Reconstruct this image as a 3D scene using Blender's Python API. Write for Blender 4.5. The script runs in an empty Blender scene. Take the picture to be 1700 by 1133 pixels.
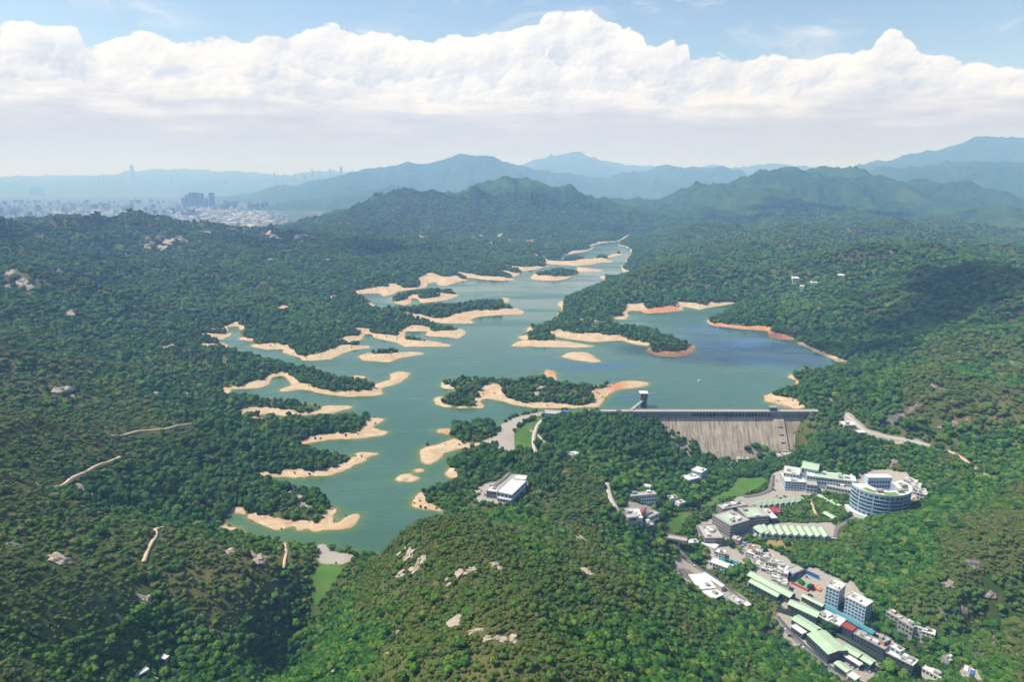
import bpy, bmesh, math, random
import numpy as np
from mathutils import Vector, Matrix
R = math.radians
rng = np.random.default_rng(7)
random.seed(7)
SC = bpy.context.scene
COL = SC.collection

# ------------------------------------------------------------------ camera
CAM_H = 312.0                 # metres above the water level (z = 0)
PITCH = 13.3                  # degrees below the horizon
FPX, CX, CY = 1133.0, 850.0, 566.5   # 24 mm lens, pixels of the 1700 px wide picture
cam_d = bpy.data.cameras.new('camera'); cam = bpy.data.objects.new('camera', cam_d); COL.objects.link(cam)
cam.location = (0, 0, CAM_H); cam.rotation_euler = (R(90 - PITCH), 0, 0)
cam_d.sensor_width = 36.0; cam_d.lens = 36.0 * FPX / 1700.0
cam_d.clip_start = 1.0; cam_d.clip_end = 120000.0
SC.camera = cam

# ------------------------------------------------------------------ sun, sky, exposure
SUN_EL, SUN_AZ = 57.0, -80.0    # azimuth measured from +Y (view direction) towards +X
sun_d = bpy.data.lights.new('sun', 'SUN'); sun = bpy.data.objects.new('sun', sun_d); COL.objects.link(sun)
sun_d.energy = 5.0; sun_d.angle = R(0.53); sun_d.color = (1.0, 0.95, 0.87)
sun_dir = Vector((math.sin(R(SUN_AZ)) * math.cos(R(SUN_EL)), math.cos(R(SUN_AZ)) * math.cos(R(SUN_EL)), math.sin(R(SUN_EL))))
sun.rotation_euler = (-sun_dir).to_track_quat('-Z', 'Y').to_euler()
SC.view_settings.view_transform = 'Standard'; SC.view_settings.look = 'None'
SC.view_settings.exposure = 0.37; SC.view_settings.gamma = 1.0

# ------------------------------------------------------------------ node helpers
def nn(nt, kind, **kw):
    n = nt.nodes.new(kind)
    for k, v in kw.items():
        if k.startswith('i_'):
            key = k[2:]; n.inputs[int(key) if key.isdigit() else key].default_value = v
        else: setattr(n, k, v)
    return n
def math_(nt, op, a, b=None, c=None, clamp=False):
    n = nt.nodes.new('ShaderNodeMath'); n.operation = op; n.use_clamp = clamp
    for i, v in enumerate((a, b, c)):
        if v is None: continue
        if isinstance(v, (int, float)): n.inputs[i].default_value = v
        else: nt.links.new(v, n.inputs[i])
    return n.outputs[0]
def mix_(nt, f, a, b, blend='MIX'):
    n = nt.nodes.new('ShaderNodeMix'); n.data_type = 'RGBA'; n.blend_type = blend
    for i, v in ((0, f), (6, a), (7, b)):
        if isinstance(v, (int, float)): n.inputs[i].default_value = v
        elif isinstance(v, tuple): n.inputs[i].default_value = v if len(v) == 4 else v + (1.0,)
        else: nt.links.new(v, n.inputs[i])
    return n.outputs[2]
def remap(nt, v, a, b, c=0.0, d=1.0, smooth=True):
    n = nt.nodes.new('ShaderNodeMapRange'); n.interpolation_type = 'SMOOTHSTEP' if smooth else 'LINEAR'
    nt.links.new(v, n.inputs[0]); n.inputs[1].default_value = a; n.inputs[2].default_value = b; n.inputs[3].default_value = c; n.inputs[4].default_value = d
    return n.outputs[0]
def noise_(nt, vec, scale, detail=4.0, rough=0.5, dist=0.0):
    n = nn(nt, 'ShaderNodeTexNoise', i_Scale=scale, i_Detail=detail, i_Roughness=rough, i_Distortion=dist)
    if vec is not None: nt.links.new(vec, n.inputs['Vector'])
    return n.outputs['Fac']

# ------------------------------------------------------------------ world: clear blue sky with a long bank of cumulus all round
W = bpy.data.worlds.new('World'); SC.world = W; W.use_nodes = True
def build_world():
    nt = W.node_tree; nt.nodes.clear(); L = nt.links.new
    out = nt.nodes.new('ShaderNodeOutputWorld')
    sky = nn(nt, 'ShaderNodeTexSky', sky_type='NISHITA', sun_disc=False, sun_elevation=R(SUN_EL), sun_rotation=R(SUN_AZ), altitude=300.0, air_density=1.0, dust_density=0.5, ozone_density=1.0)
    bg = nn(nt, 'ShaderNodeBackground', i_Strength=SKY_STRENGTH); L(sky.outputs[0], bg.inputs[0])
    co = nt.nodes.new('ShaderNodeTexCoord'); sp = nt.nodes.new('ShaderNodeSeparateXYZ'); L(co.outputs['Generated'], sp.inputs[0])
    az = math_(nt, 'ARCTAN2', sp.outputs[0], sp.outputs[1]); el = math_(nt, 'ARCSINE', sp.outputs[2])
    fc = nt.nodes.new('ShaderNodeFloatCurve'); L(remap(nt, az, -0.75, 0.75, smooth=False), fc.inputs['Value'])
    cv = fc.mapping.curves[0]; fc.mapping.extend = 'HORIZONTAL'
    pts = []
    for q in CLOUD_TOP.split():
        a, b = (float(t) for t in q.split(',')); dx, dy, dz = (float(t) for t in rays(a, b))
        pts.append(((math.atan2(dx, dy) + 0.75) / 1.5, math.atan2(dz, math.hypot(dx, dy)) / 0.4))
    cv.points[0].location = (0.0, pts[0][1]); cv.points[1].location = (1.0, pts[-1][1])
    for p in pts: cv.points.new(*p)
    for p in cv.points: p.handle_type = 'AUTO'
    fc.mapping.update()
    top = math_(nt, 'MULTIPLY', fc.outputs[0], 0.4)
    def vec(dx=0.0, dy=0.0, sy=1.25):
        c = nt.nodes.new('ShaderNodeCombineXYZ'); L(math_(nt, 'ADD', az, dx), c.inputs[0]); L(math_(nt, 'MULTIPLY', math_(nt, 'ADD', el, dy), sy), c.inputs[1]); return c.outputs[0]
    def puff(v, layers, wob, fine):
        # cauliflower relief: rounded cells of several sizes, warped by noise
        w = nn(nt, 'ShaderNodeTexNoise', i_Scale=30.0, i_Detail=4.0); L(v, w.inputs['Vector'])
        m = nt.nodes.new('ShaderNodeVectorMath'); m.operation = 'MULTIPLY_ADD'; L(w.outputs['Color'], m.inputs[0]); m.inputs[1].default_value = (wob, wob, 0.0); L(v, m.inputs[2])
        s = None
        for sc, a in layers:
            vo = nn(nt, 'ShaderNodeTexVoronoi', feature='SMOOTH_F1', i_Scale=sc, i_Smoothness=0.18); L(m.outputs[0], vo.inputs['Vector'])
            t = math_(nt, 'MULTIPLY', vo.outputs['Distance'], -a)
            s = t if s is None else math_(nt, 'ADD', s, t)
        if fine: s = math_(nt, 'ADD', s, math_(nt, 'MULTIPLY', noise_(nt, v, 120.0, 5.0, 0.65), fine))
        return s
    COARSE = ((10.0, 0.60), (23.0, 0.34)); FINE = ((52.0, 0.20), (115.0, 0.11))
    v0 = vec(); c0 = puff(v0, COARSE, 0.03, 0.0); c1 = puff(vec(-0.010, 0.010), COARSE, 0.03, 0.0)
    f0 = puff(v0, FINE, 0.016, 0.22); f1 = puff(vec(-0.0028, 0.0030), FINE, 0.016, 0.22)
    bump = math_(nt, 'ADD', math_(nt, 'MULTIPLY', math_(nt, 'ADD', c0, 0.30), 0.034), math_(nt, 'MULTIPLY', f0, 0.034))
    lit = math_(nt, 'ADD', math_(nt, 'MULTIPLY', math_(nt, 'SUBTRACT', c0, c1), 2.0), math_(nt, 'MULTIPLY', math_(nt, 'SUBTRACT', f0, f1), 2.0))
    big = noise_(nt, vec(0.7, 0.2, 1.8), 6.0, 5.0, 0.55)
    def bank(part, off, freq, amp, seed, depth):
        """one row of cumulus heads: outline, and light falling off below its tops"""
        c = nt.nodes.new('ShaderNodeCombineXYZ'); L(az, c.inputs[0]); c.inputs[1].default_value = seed
        n1 = noise_(nt, c.outputs[0], freq, 3.0, 0.5)
        t = math_(nt, 'ADD', math_(nt, 'MULTIPLY_ADD', top, part, off), math_(nt, 'MULTIPLY', math_(nt, 'SUBTRACT', n1, 0.5), amp))
        d = math_(nt, 'ADD', math_(nt, 'SUBTRACT', t, el), bump)
        a_ = remap(nt, d, -0.0008, 0.0024)
        fall = remap(nt, d, 0.004, depth, 1.0, 0.0, smooth=False)
        tn = math_(nt, 'ADD', math_(nt, 'ADD', lit, 0.30), math_(nt, 'MULTIPLY', fall, 0.62))
        tn = math_(nt, 'ADD', tn, math_(nt, 'MULTIPLY', math_(nt, 'SUBTRACT', big, 0.5), 0.9), clamp=True)
        return a_, tn
    body, tone = bank(1.0, 0.0, 5.0, 0.0, 0.0, 0.10)
    for args in ((0.70, 0.010, 7.0, 0.12, 3.3, 0.07), (0.45, 0.030, 10.0, 0.085, 8.1, 0.055)):
        a2, t2 = bank(*args); k = nn(nt, 'ShaderNodeMix', data_type='FLOAT'); L(math_(nt, 'MULTIPLY', a2, 0.85), k.inputs[0]); L(tone, k.inputs[2]); L(t2, k.inputs[3]); tone = k.outputs[0]; body = math_(nt, 'MAXIMUM', body, a2)
    # holes of blue and thin veils
    hole = noise_(nt, v0, 9.0, 5.0, 0.6)
    thin = remap(nt, hole, 0.66, 0.76)
    body = math_(nt, 'MULTIPLY', body, math_(nt, 'SUBTRACT', 1.0, math_(nt, 'MULTIPLY', thin, 0.6)))
    veil = noise_(nt, vec(3.1, 0.4, 2.6), 5.5, 7.0, 0.62, 0.6)
    veil = math_(nt, 'MULTIPLY', remap(nt, veil, 0.50, 0.76), 0.8)
    alpha = math_(nt, 'MAXIMUM', body, veil)
    tone = math_(nt, 'MAXIMUM', tone, math_(nt, 'MULTIPLY', math_(nt, 'SUBTRACT', 1.0, body), 0.8))
    ccol = mix_(nt, tone, CLOUD_SHADE, CLOUD_LIT)
    # under the flat bases only a milky, faintly streaked veil remains
    st = noise_(nt, vec(1.7, 0.1, 7.0), 9.0, 5.0, 0.55)
    low = remap(nt, math_(nt, 'ADD', el, math_(nt, 'MULTIPLY', math_(nt, 'SUBTRACT', st, 0.5), 0.11)), 0.060, 0.118)
    milk = mix_(nt, st, (0.43, 0.44, 0.54, 1), (0.60, 0.57, 0.62, 1))
    ccol = mix_(nt, low, milk, ccol)
    cb = nn(nt, 'ShaderNodeBackground', i_Strength=1.0); L(ccol, cb.inputs[0])
    mx = nt.nodes.new('ShaderNodeMixShader'); L(alpha, mx.inputs[0]); L(bg.outputs[0], mx.inputs[1]); L(cb.outputs[0], mx.inputs[2])
    L(mx.outputs[0], out.inputs['Surface'])
SKY_STRENGTH = 0.12
CLOUD_LIT = (0.84, 0.83, 0.83, 1); CLOUD_SHADE = (0.44, 0.50, 0.64, 1)
CLOUD_TOP = "-60,45 0,25 40,30 80,35 130,42 136,60 180,60 210,50 260,38 290,50 330,45 380,45 400,58 440,52 470,48 520,32 560,32 600,42 640,35 660,46 710,56 740,38 800,48 850,42 890,36 910,14 960,6 1010,12 1050,34 1070,50 1072,70 1140,72 1146,92 1190,82 1240,86 1290,72 1340,80 1380,72 1430,82 1460,62 1480,43 1510,55 1522,70 1570,76 1620,86 1700,106 1780,95"
def rays(px, py):
    u = (np.asarray(px, float) - CX) / FPX; v = (np.asarray(py, float) - CY) / FPX
    return u, math.cos(R(PITCH)) - v * math.sin(R(PITCH)), -math.sin(R(PITCH)) - v * math.cos(R(PITCH))
build_world()
WATER = [
"1044.7,390.6 1032.3,398.5 1021.8,402.1 1007.6,402.9 993.5,404.7 981.2,409.1 984.7,413.2 974.1,417.4 956.5,420.2 936.2,424.5 931.8,431.2 905.3,439.1 910.6,442.1 892.9,447.1 868.2,450.9 864.7,455.9 855.9,458.9 850.6,461.2 855.9,465.1 832.9,466.5 806.5,464.7 780,461.5 775.7,461.7 775.7,465.5 755.7,469.5 741.6,475.4 727.4,474.2 723.9,468.8 710.9,470.6 708.6,477.2 685,481.2 661.4,484.3 647.3,490.7 635.5,493 629.6,487.1 597.8,488.3 596.6,491.9 609.6,496.6 623.7,508.4 623.7,513.1 637.9,513.5,4 675.6,508.4,8 713.3,501.8,10 746.3,501.8,12 767.5,493.7,20 791.1,487.1,25 812.3,485.3,25 828.8,490,18 835.9,493.3 846.5,496.6 842.9,502.5 835.9,503.2,2 845.3,508.4,4 857.1,512.6 872.4,517.8 868.9,521.8 826.4,523.7 791.1,527.2 779.3,531.9 792.2,536.2 779.3,537.8 741.6,537.8 713.3,534.5 732.1,537.1,8 758.1,540.9,8 764,545.6 774.6,550.8 772.2,555.5 762.8,562.6 752.2,561.4 708.6,558.6 707.4,550.8 673.2,550.8 673.7,559 674.4,560.7,1 715.6,564.9,2 727.4,568.5 749.8,573.2 746.3,576 670.9,576 659.1,569.6 637.9,564.9 621.4,561.4 614.3,555 606,555.5 602.5,562.6 590.7,568.5 571.9,569.6 597.8,572.5 616.6,575.5 611.9,579.1 590.7,581 567.1,588 550.6,596.7 520,599.6 500.5,598.4 498.1,594.4 469.4,586.1 469.9,580.2 441.6,581 415.6,576 420.4,567.8 394.4,563.7 400.3,555.5,3 396.8,547.2 394.4,541.8 378.4,543.7 379.1,549.6 385.5,555 373.2,563 361.4,564.5,3 378.4,572.5 380.3,577.2 399.1,579.1,8 422.7,582.6,8 441.6,593.2,6 458.1,598.4 479.3,600.3,8 526.4,605,8 547.6,615.6,8 554.7,620.3,6 578.3,625,4 587.7,623.9 606.6,625 610.1,630.9 618.4,640.4,4 621.4,639.2 647.3,630.9 646.1,621.5 661.4,616.8 681.5,619.6 677.9,626.2 661.4,638 633.1,645.1 637.9,654.5 614.3,659.2 574.2,659.2 543.6,655.7 520,652.1 519.4,649.8 498.1,647.4 467.5,651.4 460.4,648.6 484,640.4 478.1,633.3 467.5,624.3 455.7,626.2 448.6,632.1 446.3,639.2 427.4,645.5 385,647 382.6,649.8 392.1,654.5,3 446.3,654.5,8 491.1,660.9,8 528.8,665.1,8 534.7,672.2,4 550,673.4 585.4,674.5 585.4,678.1 550,686.3 495.8,691 490.9,692.3 472,692.3,2 505,688.3,8 540.4,687.1,8 575.7,683.6,8 599.3,686,8 615.8,682.4,8 619.3,691.9,2 641.7,695.4 639.4,698.9 620.5,709.5 632.3,715.4 646.4,717.8 637,723.7 599.3,728.4 552.1,730.7 519.1,735.5 505,736.6,1 514.4,737.8,6 542.7,746.1,6 561.6,747.2,8 585.1,748.4,10 589.9,752 629.9,751.3 631.1,755.5 608.7,759 613.4,763.7 580.4,776.7 561.6,787.3 542.7,789.7 490.9,794.4 434.3,792 434.3,793,3 457.9,797.7,6 505,803.6,8 514.4,810.7,4 521.5,813.1 542.7,829.6 540.4,839 563.9,848.4 561.6,852 552.1,854.3 553.3,869.6 559.2,872 575.7,857.9 587.5,852 600.5,855.5 596.9,867.3 585.1,877.9 519.1,884.3 513.2,879.1 502.6,879.1 495.6,885 488.5,885 493.2,877.9 481.4,874.4 474.4,882.6 455.5,881.4 424.9,868.5 398.9,853.1 375.4,855.5 370.6,862.6 378.9,872 398.9,876.7 403.6,879.5,6 446.1,886.6,8 481.4,891.3,8 519.1,896,8 528.6,903.1 542.7,903.6 552.1,915.6 566.3,919.1 588.7,920.3 600,905,10 640,877,30 655,860,35 690,850,35 720,862,20 730,866 737,858 730,850 699,846 682,842 684,831 694,822 702,818 702.5,816.9,6 710.7,807.4,8 734.3,800.4,8 753.1,795.6,8 767.3,795.2 741.4,793.8 737.1,788.6 743.7,769.7 750.8,763.8 755.5,755.6,7 767.3,746.1,7 781.4,743.1,3 779.1,744.3 757.9,747.3 739,753.2 724.9,767.4 710.7,775.6 698.9,768.5 697.7,755.6 698.9,746.1 710.7,741.4 731.9,736.7 753.1,729.6 748.4,723.7 724.9,719 723.7,713.1 748.4,712 752,699,15 772,695.5,16 790.9,699,14 805,694.8,16 823.9,701.4,12 828.6,707.2,5 830.9,706.1 852.1,694.3 880.4,686.7 895,681,4 930,680,4 1000,680,6 1010,690 1345,692 1339,680,2 1294.6,676.8 1280.4,672.1 1266.3,666.2 1268.6,658 1282.8,652.1 1285.1,647.8,5 1299.3,640.3,8 1318.1,636.3,6 1320.5,632 1306.4,627.3 1313.4,620.2 1320.5,619.1 1322.9,613.2,6 1338.2,610.8 1374.7,612 1388.9,609.6 1406.5,602.6 1391.2,601.4 1379.4,595.5 1365.3,589.6 1351.1,584.9 1344.1,579 1325.2,573.1 1318.1,566 1294.6,563.7 1275.7,560.1 1273.4,549.5 1235.6,547.2 1205,543.6 1181.4,540.8 1172,534.2 1174.4,530 1179.1,526,8 1190.9,518.9,8 1205,511.8,8 1219.1,505.2,5 1221.5,503.6 1202.6,507.1 1181.4,510.6 1160.2,514.9 1148.4,511.8 1134.3,509.5 1134.3,515.8 1106,518.9 1070.6,521.2 1064.7,517 1066.3,516.5 1045.1,516.5 1041.5,520.1 1043.9,524.8 1040.4,530.7 1026.2,531.1 1014.4,528.8 1021.5,530.7,12 1042.7,533.5,14 1073.4,533.5,17 1089.9,535.9,17 1106.4,545.3,14 1122.9,555.9,9 1137,563,7 1144.1,571.9,2 1155.9,576.6 1148.8,584.9 1139.4,590.8 1118.1,593.1 1089.9,590.8 1071,583.7 1071,580.2 1079.2,575.5 1052.1,571.9 1033.3,566 990.9,568.4 953.1,564.9 924.9,560.1 922.5,563.7,2 934.3,566 986.1,574.3 987.3,576.6 957.9,577.8 844.7,575.5 854.1,569.6 868.3,564.9 860,561.3 865.9,555.4 874.2,550.7 875.4,544.8 887.1,541.3 890.7,536.6,9 906,528.3,13 924.9,524.1,8 924.9,520.5 933.1,517.7 926,505.9 927.2,501.2 934.3,496.5,6 933.5,494.7,6 942.3,486.8,10 956.5,480.9,13 974.1,472.1,13 991.8,466.8,13 1005.9,461.9,10 994.4,460.1 1004.1,457.6 1018.2,454.5,13 1044.7,452.3,3 1032.3,450.6 1030.6,443.5 1035.9,439.1,4 1040.3,431.2 1047.3,422.4 1044.7,413.5 1039.4,410.4 1025.3,407.7 1027,402.9 1034.1,398 1044.7,391.3",
"417.8,689.5 443.7,688.3 467.3,690.7 472,693 462.6,697.7 446.1,696.6 439,693"]
ISLES = [
"879.7,427.6 904.4,428.5 906.2,432.9 933.5,432.9,4 938.8,426.2,6 956.5,424.1,6 969.7,427.3,6 974.1,431.2 984.7,430.3 989.1,424.1,6 998.8,422.4,6 1007.6,424.5,4 1016.5,422.4 1032.3,421.5 1032.3,423.8 1014.7,426.8 1007.6,430.8 1016.5,432.6 1016.5,436.1 998.8,435.6 982.9,439.1 956.5,441.8 942.3,440.9 907.1,438.6 901.8,432.9",
"1020,422 1021.8,416.2,8 1027,415.3,8 1033.2,422.4 1027,424.1",
"878.8,462.9 885.9,455 892.9,450.6,8 910.6,444.4,14 924.7,442.1,16 942.3,444.4,12 956.5,448.8,6 958.2,443.2 963.5,444.4 998.8,447.9 1000.6,450.6 965.3,452.3 956.5,455.9 942.3,462.9 924.7,466.5 903.5,466.5",
"647.3,495.4 652,488.3,8 670.9,484.3,8 699.1,480.5,8 725.1,477.2,10 746.3,478.9,8 755.7,483.6,6 762.8,490.7 741.6,498.5 718,501.8 698,503.2 693.2,496.6 682.6,495.4 682.6,504.8 670.9,507.2 655.5,504.1",
"594.2,592 614.3,586.1 616.6,583.8,3 637.9,580.2,5 656.7,580.2,5 661.4,584.3 703.9,586.1 702.7,589 666.1,594.4 647.3,602.6 602.5,599.1",
"931.9,593.1 943.7,586.1 972,584.9 983.8,589.6 1000.3,601.4 986.1,602.6 957.9,599",
"682.4,780.3 691.9,776.8 707.2,779.1 706,785 687.1,785",
"651.8,796.8 661.2,788.6 680.1,786.2 702.5,794.5 684.8,801.5 658.9,801.5",
"729.6,642.4 734.3,633 743.7,628.3 744.9,623.6,10 762.6,617.7,12 781.4,615.3,15 809.7,612.3,18 840.4,614.1,18 852.1,608.2,24 875.7,603.5,26 899.3,608.2,20 906.4,611.8,2 920.5,617.7 921.7,622.4 925.2,624.7,12 953.5,621.2,18 981.8,622.4,18 1007.7,625.9,13 1026.6,630.6,5 1040.4,632 1075.7,635.6 1078.1,640.3 1052.1,645 1028.6,647.4 1012.1,654.4 1002.6,663.9 995.6,675.6 969.6,676.8 995.9,676.6 946.4,678.3 889.9,678.3 852.1,673.1 840.4,668.4 809.7,662.5 800.3,663.6 797.9,668.4 805,675.4 802.6,679 772,679 739,676.6 720.1,671.9 721.3,663.6 724.9,658.9 736.6,656.6,3 741.4,653,3 755.5,647.1 748.4,647.1 729.6,644.8"]
ISLE_GREEN = [
"907.1,433.3 933.5,433.8 949.4,435.6 968.8,431.2 969.7,426.8,8 956.5,423.8,8 938.8,425.9,8 931.8,430.3,4",
"989.1,428.5 990,423.2,8 1006.8,424.1,6 1006.8,428.5",
"1021.8,420.9 1022.6,415.3,10 1027.9,415.3,10 1029.2,420.9",
"892.9,457.1 890.3,452.3 903.5,447.1,12 924.7,441.8,20 942.3,443.9,16 961.8,451.5 945.9,457.1 919.4,460.6 903.5,458.9",
"650.8,496.1 652,488.3,10 670.9,484.3,10 699.1,480.5,10 725.1,477.2,12 746.3,478.9,10 755.7,483.6,8 754.5,488.3 732.1,488.3 720.4,489.5 729.8,493 715.6,496.1 699.1,495.4 696.8,490.7 682.6,490.7 673.2,493 670.9,498.2 659.1,499.4",
"616.6,588 619,582.6,6 637.9,579.5,8 657.9,579.5,8 659.1,585.4 630.8,589",
"744.9,624.7,14 762.6,617.7,16 781.4,614.6,18 809.7,611.8,22 840.4,613.7,22 852.1,607.5,28 875.7,602.8,32 899.3,608.2,24 901.6,620,10 925.2,623.6,16 953.5,620.7,22 981.8,621.9,22 1007.7,625.5,16 1026.6,630.6,8 1026.6,635.4 1008.9,634.2 1007.7,642.4 981.8,649.5 977.1,670.2 946.4,670.2 899.3,666.5 871,666.5 845.1,659.4 835.6,654.7 833.3,642.9 821.5,640.5 800.3,644.1 786.1,654.7 783.8,671.9 762.6,672.4 737.8,666.5 739,656.6 757.9,650 755.5,643.6",
"674.4,564.2 675.6,560.2,6 694.4,559.7,6 714.5,562.6,6 713.3,567.8 685,567.8"]
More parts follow.
